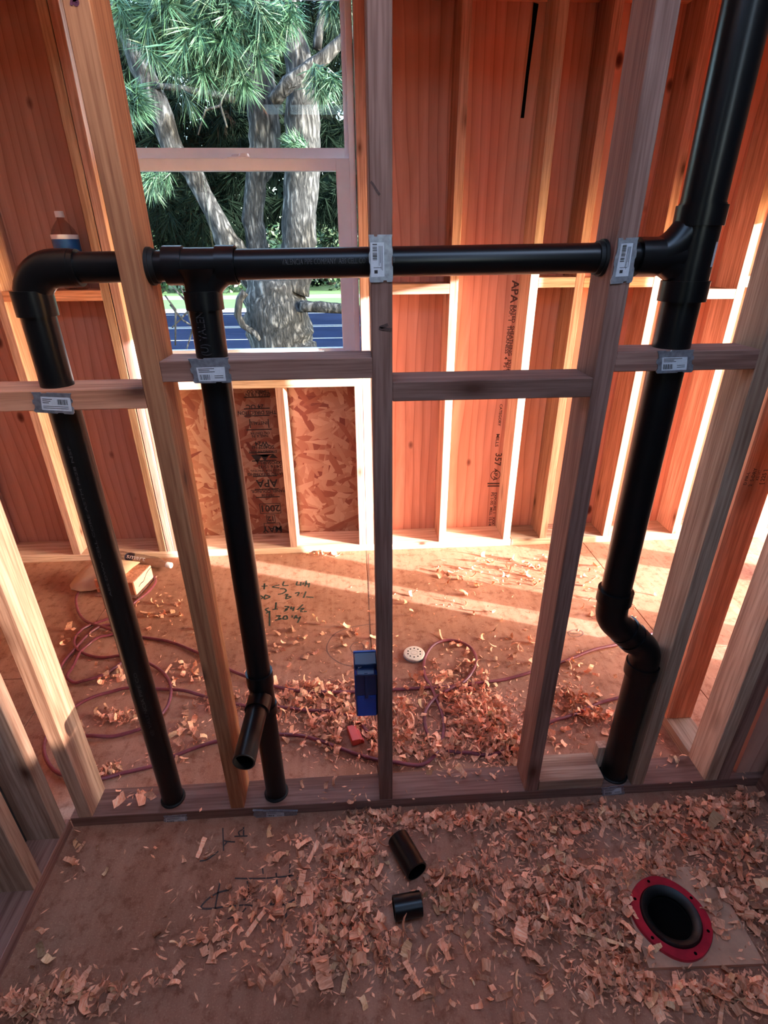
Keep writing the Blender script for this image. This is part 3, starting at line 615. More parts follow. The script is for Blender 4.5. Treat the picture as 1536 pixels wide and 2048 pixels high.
b = bmesh.new(); add_tube(b, [(.020, .006, .164), (-.018, -.012, .1595)], .0014, 8); add_tube(b, [(-.018, -.012, .1595), (-.0195, -.0125, .1593)], .0032, 10); mesh_obj('nail', b, M_STEEL, eb)

# red clip among the shavings
rc = empty('plastic_clip', (-0.035,0.254,0.000), 'bright red plastic clip lying among the shavings under the blue box', 'clip'); rc.rotation_euler = (0, 0, math.radians(16))
b = bmesh.new(); add_box(b, -.018, .012, -.030, .036, .004, .030, .002); mesh_obj('clip_body', b, M_REDCLIP, rc, smooth='auto')
b = bmesh.new(); add_box(b, .011, .020, -.028, .018, .004, .022, .0015); add_box(b, .018, .024, -.030, -.016, .004, .018, .0015); mesh_obj('clip_tab', b, M_REDCLIP, rc, smooth='auto')

# perforated cap on the back room floor
dc = empty('drain_cover', (0.209,0.648,0.000), 'round beige perforated plastic cap on the floor beside a hose loop', 'drain cover')
b = bmesh.new(); add_lathe(b, [(0, .0), (.042, .0), (.0435, .003), (.0435, .013), (.041, .0165), (.036, .0175), (.014, .0175), (.0135, .0165), (.012, .0165), (.0115, .0178), (0, .0178)], 40); mesh_obj('cap', b, M_DISC, dc, smooth='auto')
for k in range(10):
    b = bmesh.new(); t = 2 * PI * k / 10 + .2; add_lathe(b, [(0, .0181), (.0030, .0181), (.0034, .0176)], 10, (.026 * math.cos(t), .026 * math.sin(t), 0)); mesh_obj('perforation', b, M_ABS_IN, dc)
b = bmesh.new(); add_lathe(b, [(.0425, .003), (.0442, .0035), (.0442, .011), (.0425, .0115)], 40, close=True); mesh_obj('rim', b, M_STEEL, dc, smooth='auto')

# toilet flange on its plywood square
pq = empty('plywood_square', (.764, -.328, 0), 'square plywood patch under the red toilet flange', 'plywood')
b = bmesh.new(); P = [(-.135, -.104), (.133, -.112), (.133, .104), (-.124, .106)]
def edge_pt(t):
    c_ = Vector((-.033, -.008)); d_ = Vector((math.cos(t), math.sin(t))); best = 9
    for (a_, b_) in zip(P, P[1:] + P[:1]):
        A = Vector(a_); E = Vector(b_) - A; den = d_.x * E.y - d_.y * E.x
        if abs(den) > 1e-9:
            q = A - c_; s_ = (q.x * E.y - q.y * E.x) / den; m_ = (q.x * d_.y - q.y * d_.x) / den
            if s_ > 0 and -1e-6 <= m_ <= 1 + 1e-6: best = min(best, s_)
    return c_ + d_ * best
angs = sorted([2 * PI * k / 48 for k in range(48)] + [math.atan2(y + .008, x + .033) % (2 * PI) for x, y in P])
rw = []
for t in angs:
    e_ = edge_pt(t); i_ = Vector((-.033, -.008)) + Vector((math.cos(t), math.sin(t))) * .060
    rw.append([b.verts.new((i_.x, i_.y, .0125)), b.verts.new((e_.x, e_.y, .0125)), b.verts.new((e_.x, e_.y, .0005)), b.verts.new((i_.x, i_.y, .0005))])
for r0, r1 in zip(rw, rw[1:] + rw[:1]):
    for k in range(4): b.faces.new((r0[k], r0[(k + 1) % 4], r1[(k + 1) % 4], r1[k]))
mesh_obj('patch', b, plain('bare_plywood', (.52, .285, .18), .75, var=.18, nscale=22), pq)
tf = empty('toilet_flange', (.731, -.336, .0127), 'red toilet flange with a black collar around an open drain hole', 'toilet flange')
b = bmesh.new(); n = 72; prof = [(.066, .0), (1, .0), (1, .006), (.985, .0085), (.070, .0085)]
rings = []
for j, (r, h) in enumerate(prof):
    ring = []
    for k in range(n):
        t = 2 * PI * k / n; ro = .0910 + .0016 * math.cos(4 * t + .6)
        rr = r if r < .5 else ro * r
        ring.append(b.verts.new((rr * math.cos(t), rr * math.sin(t), h)))
    rings.append(ring)
for r0, r1 in zip(rings, rings[1:] + rings[:1]):
    for k in range(n): b.faces.new((r0[k], r0[(k + 1) % n], r1[(k + 1) % n], r1[k]))
mesh_obj('ring', b, M_RED, tf, smooth='auto')
b = bmesh.new(); add_lathe(b, [(.0680, .004), (.0680, .013), (.0655, .0165), (.0600, .0150), (.0505, .0060), (.0480, -.004), (.0480, -.0118)], 56); mesh_obj('collar', b, M_RUBBER, tf, smooth='auto')
b = bmesh.new(); add_lathe(b, [(.0481, .001), (.0481, -.0115), (0, -.0115)], 48); mesh_obj('drain_bore', b, M_ABS_IN, tf)
for t in (.45, 1.75, 2.6, 3.7, 4.9, 5.8):
    b = bmesh.new(); add_lathe(b, [(0, .0089), (.0034, .0089), (.0038, .0084)], 12, (.0805 * math.cos(t), .0805 * math.sin(t), 0)); mesh_obj('screw_hole', b, M_ABS_IN, tf)

# pipe offcuts in the foreground
def offcut(name, c0, c1, ro, ri, label):
    c0, c1 = Vector(c0), Vector(c1); m = (c0 + c1) / 2
    b = bmesh.new(); add_pipe_end(b, c0 - m, c1 - m, ro, ri, 32)
    o = mesh_obj(name, b, [M_ABS, M_ABS_IN], None, m, smooth='auto'); return tag(o, label, 'pipe offcut')
offcut('pipe_offcut', (0.080,-0.109,0.030), (0.123,-0.201,0.030), .0300, .0262, 'long black pipe offcut lying slantwise in the shavings')
offcut('pipe_offcut', (0.056,-0.282,0.028), (0.125,-0.275,0.028), .0275, .0240, 'short black pipe offcut lying crosswise below the long one')

# bottles
def bottle(name, loc, rot, L, r, label, lab_mats, z0, z1, cap=True, neck=.0135):
    e = empty(name, loc, label, 'bottle'); e.rotation_euler = rot
    prof = [(0, .004), (r * .55, .006), (r * .82, .0), (r * .96, .006), (r, .016)]
    for k in range(7):
        z = .03 + (L * .68 - .03) * k / 6; prof.append((r * (1 - .05 * (k % 2)), z))
    prof += [(r * .98, L * .71), (r * .82, L * .78), (r * .55, L * .84), (neck, L * .90), (neck, L * .94)]
    b = bmesh.new(); add_lathe(b, prof, 32); mesh_obj('bottle_body', b, M_PET, e, smooth=True)
    if cap:
        b = bmesh.new(); add_lathe(b, [(neck * .9, L * .925), (neck * 1.25, L * .925), (neck * 1.25, L * .992), (neck * 1.1, L), (0, L)], 24); mesh_obj('bottle_cap', b, M_CAP, e, smooth='auto')
    if lab_mats is None: return e, None
    b = bmesh.new(); add_lathe(b, [(r * 1.012, z0), (r * 1.012, z1)], 36); la = mesh_obj('bottle_label', b, lab_mats, e, smooth=True)
    return e, la
be, bl = bottle('water_bottle', (-1.203, 1.588, 1.3385), (0, 0, .3), .30, .052, 'clear water bottle with a blue label standing on a block between studs', M_LABELB, .10, .212, cap=True, neck=.014)
b = bmesh.new(); add_lathe(b, [(.0532, .196), (.0532, .213)], 36, (0, 0, 0)); mesh_obj('label_band', b, M_WHITE, be, smooth=True)
d2 = (Vector((-0.970,1.370,0.033)) - Vector((-1.284,1.487,0.033))); yaw = math.atan2(d2.y, d2.x); L2 = d2.length
be, bl = bottle('water_bottle', (-1.284,1.487,0.033), (0, PI / 2, yaw), L2, .031, 'empty clear bottle lying on the floor by the back wall', None, L2 * .22, L2 * .29, neck=.0125)
b = bmesh.new(); tm = text_mesh('smart', .036); b.from_mesh(tm); bpy.data.meshes.remove(tm); bmesh.ops.triangulate(b, faces=b.faces)
xs = [v.co.x for v in b.verts]
for v in b.verts:
    al = L2 * .24 + (v.co.x - min(xs)) * .115 / (max(xs) - min(xs))
    th = 3.80 - v.co.y / .0318; v.co = (.0318 * math.cos(th), .0318 * math.sin(th), al)
mesh_obj('label_print', b, M_WHITE, be)
b = bmesh.new(); prev = None
for k in range(15):
    t = k / 14 * 2 - 1; h = math.sqrt(max(0, 1 - t * t)) * .9; zc = L2 * .285; cur = []
    for s_ in (-1, 1):
        th = 3.80 + s_ * h; cur.append(b.verts.new((.0316 * math.cos(th), .0316 * math.sin(th), zc + t * .030)))
    if prev: b.faces.new((prev[0], cur[0], cur[1], prev[1]))
    prev = cur
mesh_obj('label_patch', b, M_NAVY, be)

# lumber offcut and tan board by the back wall
B1, B2 = Vector((-1.074,1.144,0.000)), Vector((-1.044,1.300,0.000)); dv = (B2 - B1); yb = math.atan2(dv.y, dv.x)
lb = empty('lumber_block', B1, 'short lumber offcut with a split pink end lying near the back wall', 'lumber block'); lb.rotation_euler = (0, 0, yb)
ln = dv.length
b = bmesh.new(); add_box(b, 0, ln, -.0005, .20, .010, .084, .003); mesh_obj('block', b, M_STUD_RED, lb)
b = bmesh.new(); add_box(b, .002, ln - .002, -.0035, -.0006, .012, .084, .001); mesh_obj('end_grain', b, M_ENDG, lb)
b = bmesh.new(); add_stroke(b, [(.03, .040), (.05, .046), (.075, .044), (.10, .060), (.125, .070), (ln, .072)], .004); b.transform(Matrix(((1, 0, 0, 0), (0, 0, 0, -.0040), (0, 1, 0, 0), (0, 0, 0, 1)))); mesh_obj('split', b, M_ABS_IN, lb)
b = bmesh.new(); add_box(b, -.02, ln + .02, -.01, .20, .0002, .0095, .001); mesh_obj('packing_strip', b, M_STUD, lb)
b = bmesh.new()
RIM = [(-1.412, 1.220, 0.035), (-1.396, 1.195, 0.028), (-1.352, 1.187, 0.020), (-1.295, 1.191, 0.020), (-1.236, 1.169, 0.050), (-1.129, 1.201, 0.098), (-1.113, 1.263, 0.098), (-1.095, 1.308, 0.098), (-1.178, 1.333, 0.098), (-1.274, 1.359, 0.098), (-1.337, 1.344, 0.098), (-1.373, 1.294, 0.081), (-1.397, 1.255, 0.055)]
cen = sum((Vector(p) for p in RIM), Vector()) / len(RIM) + Vector((0, 0, .012))
tb = []; bbm = []
for p in RIM: tb.append(b.verts.new(p)); bbm.append(b.verts.new(Vector(p) - Vector((0, 0, .004))))
mid = [b.verts.new(cen.lerp(Vector(p), .55) + Vector((0, 0, .010))) for p in RIM]; ct = b.verts.new(cen + Vector((0, 0, .010)))
nn = len(RIM)
for k in range(nn):
    k2 = (k + 1) % nn; b.faces.new((tb[k], tb[k2], mid[k2], mid[k])); b.faces.new((mid[k], mid[k2], ct)); b.faces.new((tb[k], bbm[k], bbm[k2], tb[k2]))
b.faces.new(bbm[::-1])
kb = mesh_obj('tan_sheet', b, M_KRAFT, None, smooth=True); tag(kb, 'curved tan sheet with a torn tip leaning on the lumber offcut', 'sheet')

# hoses
def hose(name, pts, label, seed):
    r = random.Random(seed); P = [Vector((x, y, .0075 + .012 * abs(math.sin(k * 1.7 + seed)) * r.random())) for k, (x, y) in enumerate(pts)]; Q = []
    for i in range(len(P) - 1):
        a, b_, c, d = P[max(i - 1, 0)], P[i], P[i + 1], P[min(i + 2, len(P) - 1)]
        for k in range(4):
            t = k / 4; Q.append(.5 * (2 * b_ + (c - a) * t + (2 * a - 5 * b_ + 4 * c - d) * t * t + (3 * b_ - a - 3 * c + d) * t ** 3))
    Q.append(P[-1])
    bm = bmesh.new(); add_tube(bm, Q, .0062, 8); o = mesh_obj(name, bm, M_HOSE, None, smooth=True); return tag(o, label, 'hose')
hose('air_hose', [(1.307,0.732),(1.070,0.651),(0.939,0.617),(0.807,0.570),(0.646,0.511),(0.541,0.486),(0.433,0.467),(0.325,0.461),(0.238,0.462),(0.115,0.462),(0.032,0.455),(-0.046,0.456),(-0.126,0.461),(-0.213,0.471),(-0.330,0.504),(-0.447,0.557),(-0.522,0.608),(-0.594,0.660),(-0.675,0.716),(-0.807,0.793),(-0.927,0.830),(-1.018,0.849),(-1.122,0.903),(-1.211,0.947),(-1.280,1.013),(-1.344,1.121),(-1.365,1.196),(-1.368,1.278),(-1.281,1.353),(-1.100,1.341),(-1.024,1.276),(-1.024,1.185),(-1.062,1.086),(-1.097,1.001),(-1.139,0.967),(-1.175,0.948),(-1.214,0.902),(-1.220,0.837),(-1.194,0.784),(-1.134,0.738),(-1.057,0.712),(-0.974,0.709),(-0.901,0.692),(-0.839,0.654),(-0.779,0.605),(-0.735,0.544),(-0.714,0.485),(-0.712,0.418),(-0.733,0.367),(-0.769,0.337),(-0.821,0.317),(-0.865,0.310),(-0.926,0.310),(-0.993,0.328),(-1.082,0.403),(-1.164,0.527),(-1.201,0.669),(-1.192,0.778),(-1.168,0.876),(-1.128,0.924),(-1.072,0.913),(-1.048,0.871),(-1.083,0.853),(-1.123,0.833),(-1.150,0.794),(-1.158,0.739),(-1.152,0.672),(-1.143,0.603),(-1.105,0.576),(-1.076,0.580),(-1.014,0.607),(-0.976,0.660),(-0.948,0.725)], 'long maroon hose curling in loops near the back left floor', 1)
hose('air_hose', [(1.064,0.392),(0.927,0.362),(0.844,0.346),(0.767,0.312),(0.702,0.287),(0.644,0.269),(0.557,0.222),(0.457,0.168),(0.388,0.157),(0.338,0.163),(0.292,0.173),(0.258,0.189),(0.219,0.231),(0.207,0.293),(0.219,0.352),(0.264,0.408),(0.322,0.444),(0.375,0.476),(0.420,0.526),(0.454,0.602),(0.442,0.681),(0.374,0.726),(0.298,0.697),(0.248,0.619),(0.236,0.525),(0.247,0.479),(0.259,0.428),(0.272,0.342),(0.273,0.293),(0.265,0.251),(0.242,0.192),(0.210,0.152),(0.167,0.132),(0.095,0.139),(0.030,0.163),(-0.047,0.193),(-0.121,0.229),(-0.197,0.260),(-0.285,0.278),(-0.392,0.281),(-0.494,0.263),(-0.558,0.244),(-0.616,0.218),(-0.680,0.183),(-0.757,0.157),(-0.828,0.150),(-0.897,0.150),(-0.991,0.187),(-1.067,0.276),(-1.085,0.381),(-1.041,0.456),(-0.993,0.493),(-0.941,0.517),(-0.881,0.528),(-0.758,0.520),(-0.669,0.499),(-0.574,0.466),(-0.466,0.425),(-0.386,0.406),(-0.311,0.396),(-0.206,0.380),(-0.125,0.370),(-0.070,0.351),(-0.026,0.321),(0.008,0.268)], 'maroon hose running through the shavings behind the partition with a loop by the cap', 2)

# marker writing on the subfloor
b = bmesh.new()
def fl(L, wd=.0040): add_stroke(b, L, wd * 1.35)
for L in ([(-0.487,1.195),(-0.458,1.197)], [(-0.476,1.220),(-0.471,1.168)], [(-0.400,1.202),(-0.433,1.186),(-0.397,1.175)], [(-0.381,1.231),(-0.382,1.196),(-0.355,1.194)], [(-0.394,1.167),(-0.372,1.165),(-0.362,1.147),(-0.377,1.127),(-0.398,1.121)],
    [(-0.314,1.227),(-0.316,1.196),(-0.299,1.195)], [(-0.296,1.221),(-0.295,1.186)], [(-0.283,1.215),(-0.284,1.193)], [(-0.269,1.232),(-0.273,1.180)], [(-0.266,1.214),(-0.267,1.197),(-0.255,1.200)], [(-0.253,1.209),(-0.255,1.170)],
    [(-0.483,1.118),(-0.479,1.089),(-0.467,1.101),(-0.483,1.118)], [(-0.459,1.116),(-0.458,1.088),(-0.434,1.102),(-0.460,1.121)], [(-0.364,1.118),(-0.350,1.117),(-0.356,1.105),(-0.333,1.096),(-0.355,1.081),(-0.355,1.101)],
    [(-0.317,1.123),(-0.298,1.130),(-0.303,1.102)], [(-0.286,1.125),(-0.283,1.121)], [(-0.265,1.136),(-0.273,1.083)], [(-0.261,1.091),(-0.225,1.084)],
    [(-0.356,1.022),(-0.335,1.016),(-0.349,0.998),(-0.340,0.997),(-0.354,0.983)], [(-0.323,1.019),(-0.324,1.000),(-0.313,1.003)], [(-0.311,1.015),(-0.313,0.984)], [(-0.271,1.031),(-0.299,0.980)], [(-0.282,0.997),(-0.264,1.000),(-0.281,0.978),(-0.249,0.976)],
    [(-0.387,0.952),(-0.368,0.951),(-0.376,0.937),(-0.361,0.929),(-0.387,0.920)], [(-0.350,0.946),(-0.352,0.928),(-0.334,0.927),(-0.339,0.949),(-0.352,0.946)], [(-0.313,0.954),(-0.313,0.936)], [(-0.294,0.953),(-0.303,0.925)], [(-0.291,0.942),(-0.292,0.931),(-0.274,0.930)], [(-0.275,0.941),(-0.285,0.895)],
    [(-0.427,1.015),(-0.441,1.004),(-0.427,0.985),(-0.435,0.974)], [(-0.409,1.002),(-0.384,1.004)], [(-0.399,1.056),(-0.395,1.005)], [(-0.421,0.992),(-0.406,0.882)]): fl(L, .0062)
b.transform(Matrix.Translation((0, 0, .0006))); mw = mesh_obj('marker_writing', b, M_GREENPEN, floor)
b = bmesh.new()
for L, wd in (([(-0.366,-0.199),(-0.393,-0.204),(-0.416,-0.218),(-0.428,-0.234),(-0.420,-0.239),(-0.395,-0.240),(-0.373,-0.238)], .0035), ([(-0.393,-0.178),(-0.393,-0.209),(-0.392,-0.240)], .003), ([(-0.417,-0.031),(-0.401,-0.097)], .0025), ([(-0.406,-0.068),(-0.396,-0.071),(-0.374,-0.074)], .003), ([(-0.403,-0.082),(-0.396,-0.071)], .003), ([(-0.379,-0.058),(-0.342,-0.059)], .003), ([(-0.358,-0.032),(-0.353,-0.059)], .003), ([(-0.364,-0.057),(-0.369,-0.046),(-0.358,-0.039)], .0025), ([(-0.460,-0.120),(-0.440,-0.117),(-0.415,-0.097)], .003),
    ([(-0.356,-0.171),(-0.316,-0.174),(-0.264,-0.176),(-0.211,-0.174),(-0.185,-0.172)], .003), ([(-0.287,-0.148),(-0.283,-0.165)], .0025), ([(-0.249,-0.164),(-0.243,-0.192)], .003), ([(-0.214,-0.143),(-0.212,-0.202)], .0025), ([(-0.322,-0.180),(-0.313,-0.214),(-0.324,-0.225)], .003), ([(-0.255,-0.239),(-0.215,-0.241),(-0.190,-0.231)], .004), ([(-0.213,-0.243),(-0.211,-0.283)], .0035), ([(-0.356,-0.238),(-0.318,-0.237),(-0.295,-0.241)], .0025), ([(-0.392,-0.240),(-0.392,-0.264)], .003), ([(-0.356,-0.266),(-0.327,-0.257),(-0.314,-0.244)], .0025)): fl(L, wd)
b.transform(Matrix.Translation((0, 0, .0006))); mesh_obj('pencil_layout', b, plain('layout_pencil', (.035, .022, .02), .7, var=.4, nscale=200), floor)
b = bmesh.new()
for L in ([(0.081,0.866),(-0.030,0.853),(-0.112,0.814),(-0.146,0.745),(-0.142,0.689),(-0.108,0.640),(-0.052,0.607),(0.047,0.592)], [(-0.052,0.714),(-0.035,0.744),(-0.005,0.742),(0.006,0.710),(-0.011,0.680),(-0.039,0.682),(-0.052,0.714)], [(0.050,1.469),(0.041,1.128),(0.029,0.636)], [(0.885,0.750),(0.919,0.765),(0.949,0.756),(0.947,0.736),(0.916,0.719),(0.887,0.727),(0.885,0.750)], [(0.893,0.743),(0.936,0.740)]): fl(L, .003)
b.transform(Matrix.Translation((0, 0, .0006))); mesh_obj('pencil_circle', b, plain('grey_pencil', (.16, .085, .065), .8), floor)

# ------------------------------------------------------------------ outside the window
def slab(name, b, mat, label, bev=0):
    bm = bmesh.new(); add_box(bm, *b, bev); return tag(mesh_obj(name, bm, mat), label, kind='structure')
M_DIRT = plain('bark_mulch', (.09, .07, .05), .9, var=.4, nscale=3); M_ROAD = plain('asphalt', (.0045, .008, .022), .95, var=.2, nscale=1.2, spec=.02)  # road colour carries the dark blue of sky-lit shade
M_LAWN = plain('lawn_green', (.035, .10, .015), .9, var=.35, nscale=3.0); M_WALK = plain('concrete', (.16, .165, .17), .85, var=.1, nscale=4)
slab('ground', (-80, 80, 1.95, 120, -.9, -.60), M_DIRT, 'bare ground under the pine outside the window')
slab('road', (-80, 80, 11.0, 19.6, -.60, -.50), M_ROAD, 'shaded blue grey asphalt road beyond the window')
slab('curb', (-80, 80, 19.62, 20.2, -.60, -.42), M_WALK, 'pale concrete curb at the far side of the road')
slab('lawn', (-80, 80, 20.22, 24.6, -.60, -.43), M_LAWN, 'bright green grass verge beyond the road')
slab('sidewalk', (-80, 80, 24.62, 26.6, -.60, -.42), M_WALK, 'concrete sidewalk between two strips of lawn')
slab('lawn', (-80, 80, 26.62, 46, -.60, -.40), M_LAWN, 'sunny lawn behind the far sidewalk')
rd = None
for y0 in (12.9, 15.2, 15.5, 18.9):
    bm = bmesh.new(); add_box(bm, -80, 80, y0, y0 + .09, -.4995, -.4985); o = mesh_obj('lane_line', bm, M_WALK, bpy.data.objects['road'])
def bark():
    t = NT('pine_bark'); v = t.coord(scale=(3.4, 3.4, .8), rnd=False); vo = t.add('ShaderNodeTexVoronoi', feature='DISTANCE_TO_EDGE')
    wv = t.add('ShaderNodeTexNoise'); t.l(v, wv.inputs['Vector']); wv.inputs['Scale'].default_value = 3; ad = t.add('ShaderNodeVectorMath', operation='MULTIPLY_ADD'); t.l(wv.outputs['Color'], ad.inputs[0]); ad.inputs[1].default_value = (.5, .5, .5); t.l(v, ad.inputs[2])
    t.l(ad.outputs[0], vo.inputs['Vector']); vo.inputs['Scale'].default_value = 4.2
    n = t.noise(t.coord(scale=(9, 9, 2.2), rnd=False), 3, 6, .7, .6); f = t.math('ADD', t.math('MULTIPLY', vo.outputs['Distance'], .7), t.math('MULTIPLY', n, .75))
    c = t.ramp(f, [(.30, (.005, .005, .006)), (.5, (.026, .026, .028)), (.74, (.125, .122, .125))]); t.bump(f, 1.0, .04); return t.done(c, .9, spec=.15)
M_BARK = bark()
M_NEEDLE = NT('pine_needle'); _c = M_NEEDLE.ramp(M_NEEDLE.noise(M_NEEDLE.coord(rnd=False), 2.5, 3), [(.3, (.010, .028, .017)), (.7, (.030, .078, .042))]); M_NEEDLE = M_NEEDLE.done(_c, .55, spec=.3)
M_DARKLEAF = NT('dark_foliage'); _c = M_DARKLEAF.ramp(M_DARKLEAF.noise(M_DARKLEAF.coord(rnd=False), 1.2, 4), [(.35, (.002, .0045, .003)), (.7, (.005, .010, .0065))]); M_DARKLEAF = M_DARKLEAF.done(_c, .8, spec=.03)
M_LEAF = NT('hedge_leaf'); _c = M_LEAF.ramp(M_LEAF.noise(M_LEAF.coord(rnd=False), 2.0, 4), [(.35, (.005, .014, .006)), (.7, (.025, .055, .02))]); M_LEAF = M_LEAF.done(_c, .5, spec=.4)
def limb(bm, chain, n=14, seed=0, amp=.10):
    r = random.Random(seed); P = []; R = []
    for (a, b_) in zip(chain, chain[1:]):
        k = max(3, int((Vector(b_[:3]) - Vector(a[:3])).length / .12))
        for i in range(k):
            t = i / k; P.append(tuple(a[j] * (1 - t) + b_[j] * t for j in range(3))); R.append((a[3] * (1 - t) + b_[3] * t) * (1 + r.uniform(-.05, .05)))
    P.append(chain[-1][:3]); R.append(chain[-1][3])
    rings = add_tube(bm, P, R, n)
    for rg, p, rad in zip(rings, P, R):
        for v in rg: v.co += (v.co - Vector(p)) * r.uniform(-amp, amp)
YT = 6.5
pt = empty('pine_tree', (-.6, YT, -.6), 'large forked pine tree just outside the window', 'tree')
def tpart(name, chains, seed, yoff=0.0):
    bm = bmesh.new()
    for k, ch in enumerate(chains): limb(bm, [(x + .6, y - YT + yoff + dy, z + .6, r) for (x, y, z, r), dy in zip(ch, DY(ch))], seed=seed + k)
    return mesh_obj(name, bm, M_BARK, pt, smooth=True)
def DY(ch): return [0.0] * len(ch)
def branches(chains, seed):
    for k, ch in enumerate(chains): tpart('branch', [ch], seed + k)
tpart('trunk', [[(-.50, YT, -.65, .52)] + [(-0.97,6.50,0.30,0.440),(-0.98,6.50,0.59,0.424),(-0.98,6.50,0.91,0.396),(-0.98,6.50,1.15,0.359)], [(-0.80,6.50,1.05,0.284),(-0.68,6.50,1.32,0.241),(-0.63,6.50,1.60,0.200),(-0.58,6.50,2.04,0.200),(-0.50,6.50,2.53,0.217),(-0.47,6.50,3.21,0.161),(-0.54,6.50,3.58,0.130),(-0.59,6.50,3.87,0.106),(-0.62,6.50,4.19,0.088)]], 3)
tpart('trunk_fork', [[(-1.05,6.75,0.95,0.268),(-1.19,6.75,1.26,0.197),(-1.19,6.75,1.55,0.141),(-1.22,6.75,1.83,0.126),(-1.12,6.75,2.27,0.135),(-0.98,6.75,2.58,0.180),(-0.96,6.75,3.06,0.180),(-1.01,6.75,3.48,0.185),(-0.87,6.75,3.95,0.082),(-0.81,6.75,4.20,0.069)]], 11)
tpart('slanted_trunk', [[(-1.17,6.60,1.14,0.226),(-1.41,6.60,1.38,0.172),(-1.53,6.60,1.56,0.150),(-1.63,6.60,1.83,0.123),(-1.75,6.60,2.10,0.102),(-1.85,6.60,2.33,0.112),(-2.04,6.60,2.56,0.122),(-2.13,6.60,3.02,0.123),(-2.26,6.60,3.34,0.109),(-2.38,6.60,3.77,0.069),(-2.40,6.60,4.00,0.062)]], 21)
branches([[(-0.79,6.20,2.93,0.071),(-0.61,6.20,3.09,0.072),(-0.41,6.20,3.21,0.070),(-0.19,6.20,3.33,0.064),(0.03,6.20,3.49,0.052),(0.29,6.20,3.63,0.042)], [(-1.24,6.50,3.01,0.039),(-1.40,6.50,3.05,0.037),(-1.62,6.50,3.08,0.034),(-1.88,6.50,3.12,0.033),(-2.10,6.50,3.14,0.027)], [(-0.28,6.40,3.44,0.049),(-0.24,6.40,3.64,0.046),(-0.17,6.40,3.85,0.040),(-0.14,6.40,4.00,0.031)], [(-1.35,6.40,3.02,0.013),(-1.39,6.40,2.94,0.014),(-1.56,6.40,2.90,0.011),(-1.68,6.40,2.67,0.008)], [(-1.39,6.40,2.94,0.014),(-1.36,6.40,2.83,0.011),(-1.34,6.40,2.74,0.008)], [(-1.35,6.40,3.04,0.014),(-1.33,6.40,3.21,0.011),(-1.29,6.40,3.38,0.008)]], 31)
branches([[(-0.65,6.20,0.85,0.069),(-0.40,6.20,0.84,0.066),(-0.08,6.20,0.81,0.061),(0.24,6.20,0.78,0.051)], [(-1.30,6.10,1.03,0.048),(-1.38,6.10,0.94,0.046),(-1.42,6.10,0.77,0.043),(-1.37,6.10,0.64,0.041),(-1.23,6.10,0.54,0.037),(-1.18,6.10,0.46,0.019)], [(-2.19,6.20,1.09,0.009),(-2.06,6.20,0.94,0.015),(-2.04,6.20,0.71,0.015),(-1.97,6.20,0.40,0.012)], [(-2.30,6.20,1.00,0.009),(-2.20,6.20,0.83,0.013),(-2.28,6.20,0.40,0.010)], [(-1.87,6.20,1.03,0.010),(-2.06,6.20,0.80,0.012),(-2.28,6.20,0.62,0.009)], [(-2.10,6.20,1.11,0.009),(-1.98,6.20,0.70,0.012),(-2.15,6.20,0.34,0.009)], [(-2.26,6.20,0.89,0.010),(-2.14,6.20,0.71,0.012),(-1.95,6.20,0.58,0.009)]], 41)
def needles(bm, c, d, n, ln, wd, rnd, spread=1.0):
    c = Vector(c); d = Vector(d).normalized(); u, v = frame_axes(d)
    for _ in range(n):
        a = rnd.uniform(0, 2 * PI); e = abs(rnd.gauss(.75, .35)) * spread
        q = (d * math.cos(e) + (u * math.cos(a) + v * math.sin(a)) * math.sin(e)); q.z -= .12; q.normalize()
        p0 = c - d * rnd.uniform(0, .12); L = ln * rnd.uniform(.7, 1.15); s = q.cross(Vector((rnd.gauss(0, 1), rnd.gauss(0, 1), rnd.gauss(0, 1)))).normalized() * wd
        bm.faces.new((bm.verts.new(p0 - s), bm.verts.new(p0 + s), bm.verts.new(p0 + q * L * .55 + s * .8 + Vector((0, 0, -.004))), bm.verts.new(p0 + q * L + Vector((0, 0, -.02)))))
def sprays(name, lst, mat, parent, seed, off):
    rnd = random.Random(seed); bm = bmesh.new()
    for (c, d, n, ln, wd, rad) in lst:
        for _ in range(max(1, n // 60)):
            needles(bm, Vector(c) + Vector((rnd.gauss(0, rad), rnd.gauss(0, rad * .6), rnd.gauss(0, rad * .8))) - Vector(off), Vector(d) + Vector((rnd.gauss(0, .5), rnd.gauss(0, .5), rnd.gauss(0, .4))), 60, ln, wd, rnd)
    o = mesh_obj(name, bm, mat, parent); o['kind'] = 'stuff'; return o
OFF = (-.6, YT, -.6)
sprays('needles', [((-1.347,5.600,3.364), (0, -.4, -.7), 2400, .26, .0045, .22), ((-1.684,5.700,3.463), (-.2, -.4, -.8), 1300, .26, .0045, .16), ((-1.003,5.500,3.338), (.2, -.4, -.7), 2000, .26, .0045, .18), ((-0.678,5.500,3.341), (.3, -.4, -.5), 900, .24, .0045, .09), ((-1.263,5.700,3.128), (0, -.2, -1), 1200, .26, .004, .14), ((-1.392,5.600,3.648), (0, -.3, -.4), 1600, .26, .0045, .25), ((-0.575,5.500,3.450), (.3, -.3, -.7), 500, .24, .0045, .08), ((-1.957,5.700,3.496), (-.2, -.2, -.8), 900, .26, .0045, .10), ((-2.025,5.400,2.785), (.7, -.3, -.3), 500, .26, .0045, .05), ((-0.061,5.600,3.557), (0, -.3, -.9), 700, .24, .0045, .09), ((-0.250,5.900,3.021), (.3, 0, -1), 500, .24, .0045, .07), ((-2.101,5.800,2.242), (-.2, -.1, -1), 500, .24, .0045, .08), ((-0.557,6.000,2.518), (-.3, -.3, .3), 400, .2, .0045, .05)], M_NEEDLE, pt, 5, OFF)
